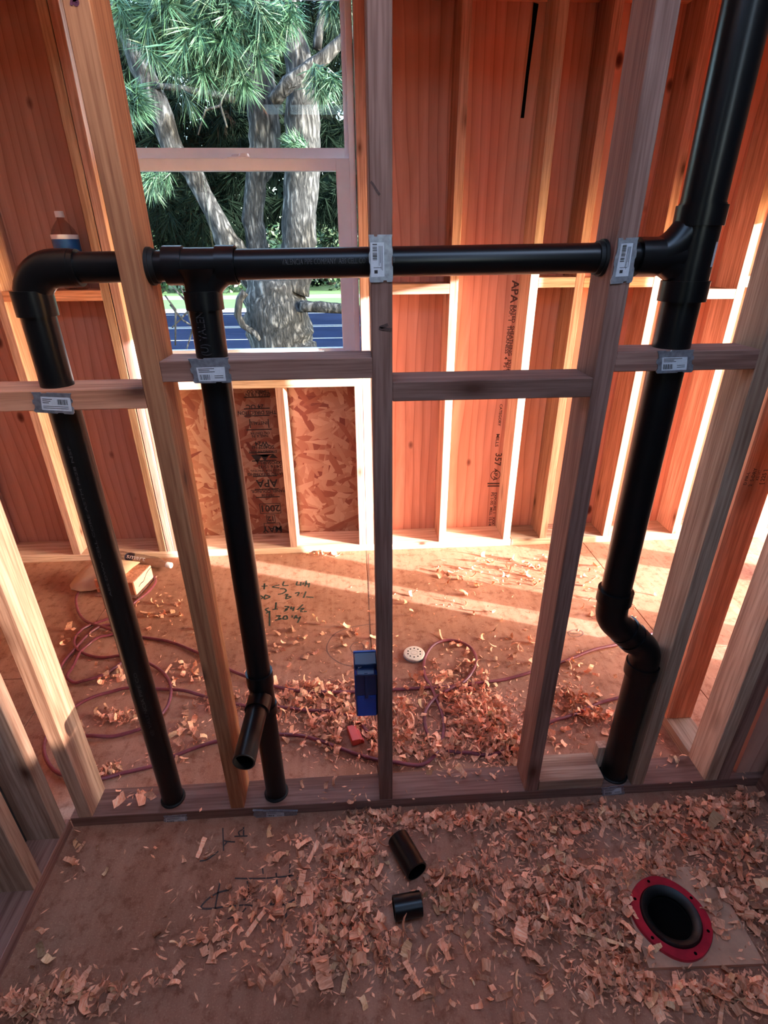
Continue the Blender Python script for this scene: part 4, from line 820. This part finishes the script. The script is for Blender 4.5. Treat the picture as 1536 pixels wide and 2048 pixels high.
sprays('needles', [((-1.761,7.600,3.078), (0, 0, -1), 3600, .34, .006, .42), ((-2.368,7.600,2.915), (0, 0, -1), 2400, .34, .006, .34), ((-1.446,7.400,2.723), (0, 0, -1), 2000, .32, .006, .30), ((-2.403,7.600,2.001), (0, 0, -1), 3400, .34, .006, .36), ((-1.970,7.600,1.690), (0, 0, -1), 2000, .34, .006, .28), ((-1.010,8.200,2.160), (0, 0, -1), 1800, .32, .006, .30), ((-1.592,7.800,2.194), (0, 0, -1), 1600, .32, .006, .25), ((-0.190,7.800,2.003), (0, 0, -1), 1600, .32, .006, .24), ((-0.214,8.000,3.044), (0, 0, -1), 1500, .32, .006, .22), ((-0.226,8.000,4.060), (0, 0, -1), 2200, .32, .006, .34), ((-2.520,8.200,3.786), (0, 0, -1), 2400, .34, .006, .36)], M_DARKLEAF, pt, 6, OFF)
def crown(name, lst, mat, parent, seed, off, leaf, n_per):
    rnd = random.Random(seed); bm = bmesh.new(); off = Vector(off)
    for (c, rx, ry, rz) in lst:
        c = Vector(c) - off
        for _ in range(n_per):
            q = Vector((rnd.gauss(0, 1), rnd.gauss(0, 1), rnd.gauss(0, 1))).normalized() * rnd.uniform(.45, 1.0); p = c + Vector((q.x * rx, q.y * ry, q.z * rz))
            d = Vector((rnd.gauss(0, 1), rnd.gauss(0, 1), rnd.gauss(0, 1))).normalized(); e = d.cross(Vector((rnd.gauss(0, 1), rnd.gauss(0, 1), rnd.gauss(0, 1)))).normalized(); L = leaf * rnd.uniform(.6, 1.3)
            bm.faces.new((bm.verts.new(p - d * L), bm.verts.new(p + e * L * .5), bm.verts.new(p + d * L), bm.verts.new(p - e * L * .5)))
    o = mesh_obj(name, bm, mat, parent); o['kind'] = 'stuff'; return o
def bgtree(x, y, h, r, seed, label, mat, blobs=7, leaf=.35, low=.25):
    rnd = random.Random(seed); e = empty('dark_tree' if mat is M_DARKLEAF else 'street_tree', (x, y, -.45), label, 'tree', group=None)
    bm = bmesh.new(); limb(bm, [(0, 0, -.1, .32), (.1, 0, h * .4, .24), (0, .1, h * .8, .10)], seed=seed); mesh_obj('trunk', bm, M_BARK, e, smooth=True)
    lst = [((rnd.uniform(-r * .6, r * .6), rnd.uniform(-r * .3, r * .3), h * (low + (1 - low) * k / (blobs - 1))), r * .75, r * .6, h * .17) for k in range(blobs)]
    crown('crown', lst, mat, e, seed + 1, (0, 0, 0), leaf, 420); return e
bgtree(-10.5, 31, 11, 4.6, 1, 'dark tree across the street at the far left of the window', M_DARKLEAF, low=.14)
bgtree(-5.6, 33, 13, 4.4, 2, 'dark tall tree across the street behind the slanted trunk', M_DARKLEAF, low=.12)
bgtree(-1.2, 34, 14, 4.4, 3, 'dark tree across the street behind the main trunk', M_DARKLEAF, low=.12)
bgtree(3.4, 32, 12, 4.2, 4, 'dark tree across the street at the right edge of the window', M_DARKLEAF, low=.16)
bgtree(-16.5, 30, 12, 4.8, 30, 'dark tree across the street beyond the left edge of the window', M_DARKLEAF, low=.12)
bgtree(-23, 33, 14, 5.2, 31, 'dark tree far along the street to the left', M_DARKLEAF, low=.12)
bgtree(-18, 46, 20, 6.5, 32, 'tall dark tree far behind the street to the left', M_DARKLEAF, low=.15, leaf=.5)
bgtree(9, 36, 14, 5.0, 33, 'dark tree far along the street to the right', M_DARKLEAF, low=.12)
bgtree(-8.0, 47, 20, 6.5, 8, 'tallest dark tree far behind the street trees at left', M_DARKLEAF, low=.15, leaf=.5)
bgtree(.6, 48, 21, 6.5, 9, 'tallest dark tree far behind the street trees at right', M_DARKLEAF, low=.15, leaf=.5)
bgtree(14.5, 8.6, 8, 3.6, 21, 'unseen dark tree added beside the house to shade the road', M_DARKLEAF, low=.15)  # out of view, added as a shadow caster for the road
hg = empty('shade_hedge', (8.0, 4.4, -.6), 'unseen tall hedge added beside the house to shade the foot of the pine', 'hedge')  # out of view, added to keep sun off the lower trunk
bm = bmesh.new(); limb(bm, [(0, -1.9, 0, .06), (0, -1.7, 2.0, .04)], seed=5, n=8); mesh_obj('stem', bm, M_BARK, hg)
crown('foliage', [((0, dy, hz_), .8, .75, .75) for dy in (-1.8, -.9, 0, .9, 1.8) for hz_ in (.6, 1.5, 2.4, 3.1)], M_DARKLEAF, hg, 77, (0, 0, 0), .22, 260)
def shrub(x, y, r, h, seed, label):
    e = empty('shrub', (x, y, -.42), label, 'shrub'); bm = bmesh.new(); limb(bm, [(0, 0, -.05, .05), (.05, 0, h * .5, .03)], seed=seed, n=8); mesh_obj('stem', bm, M_BARK, e)
    crown('foliage', [((0, 0, h * .5), r, r * .7, h * .55)], M_LEAF, e, seed, (0, 0, 0), .16, 1500)
shrub(-6.6, 28.3, 2.2, 2.6, 12, 'leafy sunlit shrub beyond the sidewalk at the left'); shrub(-3.2, 28.6, 2.0, 3.0, 13, 'leafy sunlit shrub beyond the sidewalk at the middle'); shrub(-.4, 29.0, 1.9, 4.2, 14, 'tall leafy shrub beyond the sidewalk at the right'); shrub(-9.4, 28.6, 2.2, 2.8, 15, 'leafy shrub beyond the sidewalk at the far left edge')

# ------------------------------------------------------------------ wood shavings
def flake(rnd, L, Wd, curl, twist, nseg=5):
    """one curled auger shaving: a bent, slightly twisted chip with a ragged end"""
    verts = []; faces = []; th = .0009
    ph = 0.0; x = z = 0.0
    wa, wb_ = rnd.uniform(.45, 1.1), rnd.uniform(.25, 1.1); sk = rnd.uniform(-.35, .35)
    for i in range(nseg + 1):
        t = i / nseg; w_ = Wd * (wa * (1 - t) + wb_ * t) * rnd.uniform(.9, 1.1); a = twist * (t - .5)
        for s_ in (-1, 1):
            y = s_ * w_ / 2 + rnd.uniform(-.06, .06) * Wd
            verts.append((x + sk * y * (1 if i in (0, nseg) else .3), y * math.cos(a), z + y * math.sin(a)))
        x += L / nseg * math.cos(ph); z += L / nseg * math.sin(ph); ph += curl / nseg
    n0 = len(verts)
    verts += [(a, b_, c - th) for a, b_, c in verts]
    for i in range(nseg):
        k = 2 * i; faces += [(k, k + 1, k + 3, k + 2), (n0 + k, n0 + k + 2, n0 + k + 3, n0 + k + 1), (k, k + 2, n0 + k + 2, n0 + k), (k + 1, n0 + k + 1, n0 + k + 3, k + 3)]
    faces += [(0, n0, n0 + 1, 1), (n0 - 2, n0 - 1, 2 * n0 - 1, 2 * n0 - 2)]
    cx = sum(v[0] for v in verts) / len(verts); zm = min(v[2] for v in verts)
    return [(a - cx, b_, c - zm) for a, b_, c in verts], faces
R = random.Random(11)
KINDS = []
for k in range(26):
    sort = k % 4
    if sort == 0: KINDS.append(flake(R, R.uniform(.026, .048), R.uniform(.016, .026), R.uniform(1.2, 2.4), R.uniform(-.8, .8), 6))
    elif sort == 1: KINDS.append(flake(R, R.uniform(.016, .030), R.uniform(.014, .024), R.uniform(.6, 1.8), R.uniform(-1.0, 1.0), 4))
    elif sort == 2: KINDS.append(flake(R, R.uniform(.028, .062), R.uniform(.005, .010), R.uniform(.8, 3.0), R.uniform(-1.4, 1.4), 6))
    else: KINDS.append(flake(R, R.uniform(.024, .042), R.uniform(.014, .022), R.uniform(2.0, 3.6), R.uniform(-.5, .5), 6))
CH_ME = []
for k, (v, f) in enumerate(KINDS):
    me = bpy.data.meshes.new('wood_chip'); me.from_pydata(v, [], f); me.materials.append(M_CHIP_Y if k % 9 == 4 else M_CHIP); CH_ME.append(me)
# heaps on the floor: centre, two half axes, how many, height of the heap
FRONT = [((-0.025,-0.104,0.063,-0.004,0.001,0.057), 68, 0.02), ((-0.066,-0.168,0.094,-0.006,0.0,0.066), 105, 0.025), ((0.035,-0.036,0.087,-0.005,0.001,0.031), 49, 0.02), ((-0.077,-0.274,0.099,-0.007,-0.002,0.069), 130, 0.03), ((-0.017,-0.352,0.106,-0.006,0.001,0.052), 124, 0.03), ((-0.123,-0.365,0.07,-0.004,-0.002,0.04), 24, 0.01), ((0.191,-0.245,0.077,-0.005,0.009,0.054), 105, 0.03), ((0.288,-0.215,0.079,-0.005,0.012,0.05), 68, 0.02), ((0.178,-0.06,0.086,-0.005,0.003,0.023), 37, 0.015), ((0.324,-0.054,0.13,-0.008,0.005,0.021), 86, 0.02), ((0.469,-0.063,0.101,-0.006,0.009,0.03), 93, 0.02), ((0.374,-0.143,0.082,-0.005,0.013,0.048), 31, 0.01), ((0.599,-0.071,0.129,-0.008,0.012,0.033), 117, 0.025), ((0.8,-0.084,0.158,-0.01,0.016,0.03), 105, 0.025), ((0.972,-0.072,0.131,-0.008,0.018,0.03), 93, 0.03), ((1.104,-0.057,0.088,-0.006,0.026,0.039), 74, 0.035), ((0.91,-0.149,0.111,-0.007,0.025,0.041), 105, 0.03), ((1.017,-0.183,0.082,-0.006,0.037,0.053), 86, 0.03), ((0.511,-0.229,0.104,-0.007,0.018,0.05), 136, 0.03), ((0.423,-0.294,0.087,-0.006,0.018,0.057), 130, 0.03), ((0.543,-0.313,0.074,-0.005,0.021,0.05), 117, 0.03), ((0.502,-0.137,0.097,-0.006,0.015,0.041), 55, 0.015), ((0.63,-0.261,0.064,-0.004,0.022,0.048), 74, 0.02), ((0.584,-0.389,0.058,-0.004,0.018,0.04), 68, 0.02), ((0.745,-0.219,0.079,-0.005,0.02,0.038), 68, 0.02), ((0.892,-0.289,0.076,-0.005,0.038,0.059), 105, 0.02), ((0.887,-0.356,0.073,-0.005,0.036,0.053), 93, 0.02), ((0.827,-0.479,0.055,-0.004,0.024,0.035), 74, 0.03), ((0.722,-0.482,0.066,-0.004,0.016,0.026), 62, 0.02), ((0.607,-0.484,0.066,-0.004,0.011,0.022), 37, 0.015), ((0.49,-0.441,0.079,-0.005,0.015,0.037), 43, 0.012), ((0.571,-0.441,0.068,-0.004,0.013,0.027), 43, 0.012), ((-0.32,-0.225,0.089,-0.006,-0.008,0.042), 34, 0.012), ((-0.226,-0.276,0.075,-0.005,-0.006,0.057), 37, 0.012), ((-0.365,-0.31,0.072,-0.005,-0.007,0.032), 27, 0.012), ((-0.398,-0.094,0.097,-0.006,-0.012,0.057), 8, 0.004), ((-0.188,-0.134,0.081,-0.006,-0.006,0.069), 18, 0.008), ((-0.504,-0.281,0.073,-0.004,-0.014,0.045), 7, 0.004), ((-0.224,-0.388,0.114,-0.007,-0.005,0.039), 18, 0.006), ((-0.757,-0.409,0.067,-0.004,-0.011,0.023), 80, 0.03), ((-0.677,-0.396,0.056,-0.004,-0.012,0.028), 40, 0.025), ((-0.578,-0.398,0.045,-0.003,-0.009,0.023), 22, 0.015), ((-0.504,-0.389,0.057,-0.003,-0.006,0.019), 11, 0.008), ((-0.799,-0.283,0.036,-0.003,-0.028,0.055), 7, 0.006), ((-0.809,-0.109,0.027,-0.001,-0.025,0.056), 7, 0.006), ((-0.675,-0.077,0.111,-0.007,-0.021,0.058), 4, 0.003), ((0.183,-0.364,0.142,-0.009,0.011,0.062), 22, 0.006), ((0.302,-0.456,0.133,-0.008,0.01,0.036), 18, 0.006), ((0.058,-0.441,0.133,-0.008,0.003,0.027), 13, 0.006), ((0.312,-0.331,0.097,-0.006,0.014,0.054), 27, 0.012), ((-0.247,-0.09,0.111,-0.007,-0.004,0.036), 10, 0.006), ((0.039,0.051,0.018,-0.001,0.001,0.01), 4, 0.01), ((-0.355,0.06,0.015,-0.001,-0.002,0.01), 4, 0.01), ((-0.695,0.057,0.06,-0.003,-0.005,0.014), 7, 0.01), ((0.287,0.061,0.124,-0.008,0.003,0.013), 7, 0.006), ((-0.113,0.053,0.076,-0.005,0.0,0.013), 4, 0.005), ((0.961,0.07,0.028,-0.001,0.008,0.015), 4, 0.01)]
BACK = [((0.405,0.306,0.105,-0.006,0.020,0.092), 330, 0.05), ((0.448,0.198,0.075,-0.004,0.015,0.057), 220, 0.05), ((0.370,0.401,0.110,-0.007,0.015,0.074), 150, 0.03), ((0.290,0.482,0.095,-0.007,0.012,0.079), 60, 0.015), ((-0.070,0.315,0.096,-0.006,0.000,0.068), 180, 0.035), ((-0.234,0.417,0.146,-0.010,-0.005,0.061), 150, 0.02), ((-0.019,0.229,0.084,-0.006,0.001,0.051), 140, 0.03), ((0.124,0.325,0.061,-0.004,0.006,0.068), 110, 0.03), ((0.098,0.221,0.067,-0.004,0.004,0.051), 110, 0.03), ((0.229,0.193,0.082,-0.006,0.005,0.039), 110, 0.025), ((-0.165,0.486,0.113,-0.007,-0.002,0.052), 70, 0.015), ((0.004,0.475,0.094,-0.006,0.002,0.052), 50, 0.012), ((-0.223,0.283,0.103,-0.007,-0.005,0.065), 24, 0.006), ((-0.343,0.424,0.073,-0.005,-0.009,0.062), 40, 0.01), ((-0.852,0.400,0.090,-0.006,-0.010,0.028), 40, 0.02), ((-0.827,0.185,0.048,-0.003,-0.007,0.019), 26, 0.015), ((-0.654,0.211,0.065,-0.004,-0.009,0.030), 14, 0.006), ((-0.599,0.307,0.085,-0.005,-0.015,0.055), 24, 0.008), ((-0.526,0.436,0.091,-0.006,-0.011,0.049), 50, 0.012), ((-0.677,0.599,0.098,-0.007,-0.023,0.086), 30, 0.008), ((-0.960,0.590,0.077,-0.005,-0.022,0.056), 16, 0.006), ((-0.894,0.994,0.115,-0.008,-0.049,0.160), 22, 0.006), ((-1.219,0.876,0.087,-0.006,-0.047,0.107), 10, 0.004), ((-0.052,0.865,0.221,-0.015,0.001,0.227), 26, 0.004), ((-0.345,0.752,0.126,-0.008,-0.016,0.134), 22, 0.006), ((0.386,0.584,0.079,-0.006,0.013,0.072), 30, 0.01), ((0.567,0.660,0.164,-0.011,0.041,0.160), 30, 0.005), ((0.367,0.984,0.232,-0.016,0.025,0.163), 14, 0.004), ((0.608,1.221,0.278,-0.019,0.027,0.119), 30, 0.006), ((0.962,1.197,0.302,-0.021,0.040,0.117), 30, 0.006), ((0.864,1.299,0.208,-0.015,0.022,0.074), 16, 0.005), ((0.745,0.353,0.090,-0.006,0.027,0.071), 60, 0.012), ((0.789,0.281,0.070,-0.004,0.019,0.044), 40, 0.012), ((0.782,0.502,0.115,-0.008,0.041,0.111), 26, 0.006), ((1.034,0.201,0.037,-0.002,0.022,0.041), 60, 0.03), ((1.217,0.965,0.140,-0.010,0.076,0.163), 14, 0.004), ((-0.214,1.488,0.108,-0.008,-0.002,0.021), 20, 0.01), ((0.604,0.208,0.101,-0.006,0.021,0.062), 20, 0.006), ((0.029,0.636,0.121,-0.008,0.003,0.091), 20, 0.005)]
def place(rnd, g, hmax):
    cx, cy, ax, ay, bx, by = g
    p, q = rnd.gauss(0, .58), rnd.gauss(0, .58); x, y = cx + ax * p + bx * q, cy + ay * p + by * q
    return x, y, hmax * math.exp(-(p * p + q * q) * 1.2) * rnd.random()
def ground_z(x, y):
    if -.004 < y < .094: return W
    if -.14 < x - .764 < .14 and -.11 < y + .328 < .11: return .0135
    return 0.0
def blocked(x, y):
    if -.012 < y < .10 and (abs(x - XL) < .06 or abs(x - XC) < .06 or abs(x - XRb) < .07): return True
    if -.012 < y < .10:
        for sx in (S0x, S1x, S2x, S3x, S4x, S5x, S5x + W):
            if sx - .03 < x < sx + W + .03: return True
        if .48 < x < .73: return True
    if -.035 < y < -.0 or .09 < y < .115: return False
    if x < -.82 and y < .10: return True
    if x > 1.16 and y < .10: return True
    if y > Y2 - .02 or (x > 1.0 and .10 < y < .30): return True
    if (x - .731) ** 2 + (y + .336) ** 2 < .096 ** 2: return True
    if -.136 < x - .764 < .135 and -.112 < y + .328 < .07 and R.random() < .72: return True
    if abs(x - .212) < .05 and abs(y - .665) < .05: return True
    if abs(x + .035) < .05 and abs(y - .235) < .055: return True
    for (a, b_, c, d_) in (((0.080,-0.109,0.030)[:2] + (0.123,-0.201,0.030)[:2]), ((0.056,-0.282,0.028)[:2] + (0.125,-0.275,0.028)[:2])):
        A = Vector((a, b_)); B = Vector((c, d_)); P_ = Vector((x, y)); t = max(0, min(1, (P_ - A).dot(B - A) / (B - A).length_squared))
        if (P_ - (A + (B - A) * t)).length < .026: return True
    return False
spots = []
for lst, where in ((FRONT, 'front'), (BACK, 'back')):
    for g, n, h in lst:
        for _ in range(int(n * (.86 if where == 'front' else 1.0))):
            x, y, z = place(R, g, h)
            if blocked(x, y): continue
            gz = ground_z(x, y)
            if gz == W: z = z * .15
            spots.append((x, y, gz + z + .0008, z, where))
camp = Vector((0, -1.018, 1.485))
def chip_xf(x, y, z, h, rnd):
    s_ = rnd.choice((.55, .7, .8, .9, 1.0, 1.1, 1.25)); tl = .40 if h < .006 else .85
    return Matrix.Translation((x, y, z)) @ Matrix.Rotation(rnd.uniform(0, 2 * PI), 4, 'Z') @ Matrix.Rotation(rnd.gauss(0, tl) + (PI if rnd.random() < .35 else 0), 4, 'X') @ Matrix.Rotation(rnd.gauss(0, tl), 4, 'Y') @ Matrix.Scale(s_, 4)
# the 290 that show largest are things of their own, the rest is one mass in front and one behind
vis = []
for i, (x, y, z, h, where) in enumerate(spots):
    dv_ = Vector((x, y, z)) - camp; dep = dv_.dot(Fv); u_ = 768 + 1060 * dv_.dot(Rv) / dep; v_ = 1024 - 1060 * dv_.dot(Uv) / dep
    if 5 < u_ < 1530 and 5 < v_ < 2040 and where == 'front': vis.append((dep - h * 9 - .25 * R.random(), i))
vis.sort(); single = set(i for _, i in vis[:290])
def chip_words(k, x, y):
    shape = ('broad bent', 'small blocky', 'thin curled', 'tightly curled')[k % 4]; hue = 'pale' if k % 9 == 4 else 'reddish'
    if y > -.004 and y < .094: place_ = 'lying on top of the bottom plate'
    elif y > -.10: place_ = 'in the drift along the bottom plate'
    elif x < -.42: place_ = 'in the heap at the lower left corner' if y < -.30 else 'alone on the bare floor at the left'
    elif x > .52: place_ = 'near the red toilet flange'
    elif x > .20: place_ = 'in the heap between the offcuts and the flange'
    else: place_ = 'in the heap around the black pipe offcuts'
    return '%s %s wood shaving %s' % (shape, hue, place_), '%s %s shavings %s' % (shape, hue, place_)
mass = {'front': ([], [], []), 'back': ([], [], [])}
for i, (x, y, z, h, where) in enumerate(spots):
    k = R.randrange(len(KINDS)); xf = chip_xf(x, y, z, h, R)
    v, f = KINDS[k]; zmin = min((xf @ Vector(q)).z for q in v); fl_ = ground_z(x, y) + .0005
    if zmin < fl_: xf = Matrix.Translation((0, 0, fl_ - zmin)) @ xf
    if i in single:
        o = bpy.data.objects.new('wood_chip', CH_ME[k]); o.matrix_world = xf; COL.objects.link(o); lb_, gr_ = chip_words(k, x, y); tag(o, lb_, 'wood shaving', group=gr_)
    else:
        V, F, MI = mass[where]; b0 = len(V); V.extend(tuple(xf @ Vector(q)) for q in v); F.extend(tuple(b0 + j for j in q) for q in f); MI.extend([1 if k % 9 == 4 else 0] * len(f))
for where, lab in (('front', 'heaps of small reddish wood shavings over the bathroom floor'), ('back', 'heaps of orange wood shavings on the back room floor')):
    V, F, MI = mass[where]; me = bpy.data.meshes.new('wood_shavings'); me.from_pydata(V, [], F); me.materials.append(M_CHIP); me.materials.append(M_CHIP_Y); me.polygons.foreach_set('material_index', MI)
    o = bpy.data.objects.new('wood_shavings', me); COL.objects.link(o); tag(o, lab, 'shavings', kind='stuff')

# the large splinters that stand out one by one
def big_chip(p, L, wd, curl, yaw, tilt, mat, label, name='wood_splinter'):
    rr = random.Random(int(p[0] * 1e4) & 0xffff); v, f = flake(rr, L, wd, curl, rr.uniform(-.4, .4), 8)
    me = bpy.data.meshes.new(name); me.from_pydata(v, [], f); me.materials.append(mat); o = bpy.data.objects.new(name, me)
    z0 = ground_z(p[0], p[1]) + .022; o.location = (p[0], p[1], z0 if z0 > .03 and z0 < .036 else z0); o.rotation_euler = (tilt, rr.uniform(-.25, .05), yaw); COL.objects.link(o)
    bpy.context.view_layer.update()
    zm = min((o.matrix_basis @ Vector(q)).z for q in v); o.location.z += ground_z(p[0], p[1]) + LIFT - zm
    return tag(o, label, 'wood splinter', group='large splinters among the shavings')
LIFT = .006
for a_ in (((-0.058,-0.396,0.000), .085, .020, .4, 1.25, .25, M_CHIP_Y, 'long pale yellow splinter standing out below the short offcut'),
    ((-0.115,-0.399,0.000), .060, .034, .8, 2.0, .3, M_CHIP, 'broad orange chip left of the long pale splinter'),
    ((-0.198,-0.365,0.000), .060, .014, .5, .9, .2, M_CHIP, 'narrow splinter lying alone left of the centre heap'),
    ((0.089,-0.411,0.000), .058, .014, .4, 2.2, .2, M_CHIP, 'narrow splinter sloping down right of the centre heap'),
    ((0.079,-0.363,0.000), .034, .030, 1.0, 1.2, .4, M_CHIP_Y, 'pale yellow squarish chip under the short offcut'),
    ((0.188,-0.263,0.000), .034, .032, 1.2, .2, .7, M_CHIP_Y, 'fan shaped pale chip right of the short offcut'),
    ((0.251,-0.255,0.000), .034, .028, 1.1, .7, .6, M_CHIP_Y, 'second fan shaped pale chip further right of the short offcut'),
    ((0.361,-0.338,0.000), .046, .034, .3, 1.1, .1, M_CHIP, 'flat round reddish chip in front of the right heap'),
    ((0.539,-0.366,-0.000), .110, .011, .15, -.45, .1, M_CHIP_Y, 'long straight splinter pointing at the red flange'),
    ((0.400,-0.235,0.000), .040, .028, .9, -.5, .4, M_CHIP, 'bright tilted chip left of the right heap'),
    ((0.320,-0.299,0.000), .048, .026, 1.5, .4, .4, M_CHIP, 'large curled chip between the two heaps'),
    ((0.639,-0.299,0.000), .030, .022, .4, .3, .3, M_CHIP, 'small square chip resting at the left rim of the flange'),
    ((0.642,-0.325,0.000), .030, .026, .4, 1.9, .3, M_CHIP, 'pointed chip just below the left rim of the flange'),
    ((1.010,-0.273,0.000), .050, .028, 1.6, .3, .5, M_CHIP_Y, 'curled pale chip at the right edge of the picture'),
    ((0.978,-0.110,0.000), .055, .030, 1.1, .9, .5, M_CHIP_Y, 'large yellow curl near the right end of the bottom plate'),
    ((1.133,-0.059,0.000), .055, .030, 1.0, 2.3, .4, M_CHIP, 'broad red chip in the right corner of the floor'),
    ((-0.228,-0.077,0.000), .024, .020, 1.8, .4, .8, M_CHIP, 'small red curl alone on the floor below the bent steel plate'),
    ((-0.463,-0.090,0.000), .052, .018, .4, 1.4, .2, M_CHIP, 'pale upright splinter beside the pencil arc'),
    ((-0.794,-0.067,0.000), .030, .016, .5, 1.0, .2, M_CHIP, 'greyish chip alone near the left corner of the bottom plate'),
    ((-0.446,-0.364,0.000), .028, .022, .5, .8, .3, M_CHIP, 'small round chip above the lower left heap'),
    ((-0.655,-0.375,0.000), .052, .028, .6, 1.2, .5, M_CHIP, 'tallest chip of the lower left heap'),
    ((-0.180,-0.198,0.000), .052, .018, .5, 1.5, .3, M_CHIP, 'slim orange chip at the left edge of the centre heap'),
    ((-0.161,-0.235,0.000), .034, .034, .5, .3, .3, M_CHIP, 'broad flat chip at the left edge of the centre heap'),
    ((0.663,-0.399,0.000), .022, .016, .8, .3, .3, M_CHIP_Y, 'tiny pale flake lying on the plywood patch in front of the flange')):
    big_chip(*a_)
# slivers and crumbs
for lst, lab in ((FRONT, 'fine wood crumbs and slivers scattered over the bathroom floor'), (BACK, 'fine wood crumbs and slivers scattered over the back room floor')):
    V = []; F = []
    for g, n, h in lst:
        for _ in range(int(n * 2.2)):
            gg = (g[0], g[1], g[2] * 1.5, g[3] * 1.5, g[4] * 1.5, g[5] * 1.5); x, y, _z = place(R, gg, 0)
            if blocked(x, y): continue
            z = ground_z(x, y) + .0008; L = R.uniform(.003, .013); wd = R.uniform(.001, .0035); a = R.uniform(0, 2 * PI); dx, dy = math.cos(a) * L, math.sin(a) * L; nx, ny = -math.sin(a) * wd, math.cos(a) * wd; b0 = len(V); hz = R.uniform(.001, .004)
            V += [(x - dx, y - dy, z), (x + nx, y + ny, z), (x + dx, y + dy, z + hz), (x - nx, y - ny, z + hz * .7)]; F += [(b0, b0 + 1, b0 + 3), (b0 + 1, b0 + 2, b0 + 3), (b0, b0 + 3, b0 + 2), (b0, b0 + 2, b0 + 1)]
    me = bpy.data.meshes.new('wood_crumbs'); me.from_pydata(V, [], F); me.materials.append(M_CHIP); o = bpy.data.objects.new('wood_crumbs', me); COL.objects.link(o); tag(o, lab, 'crumbs', kind='stuff')
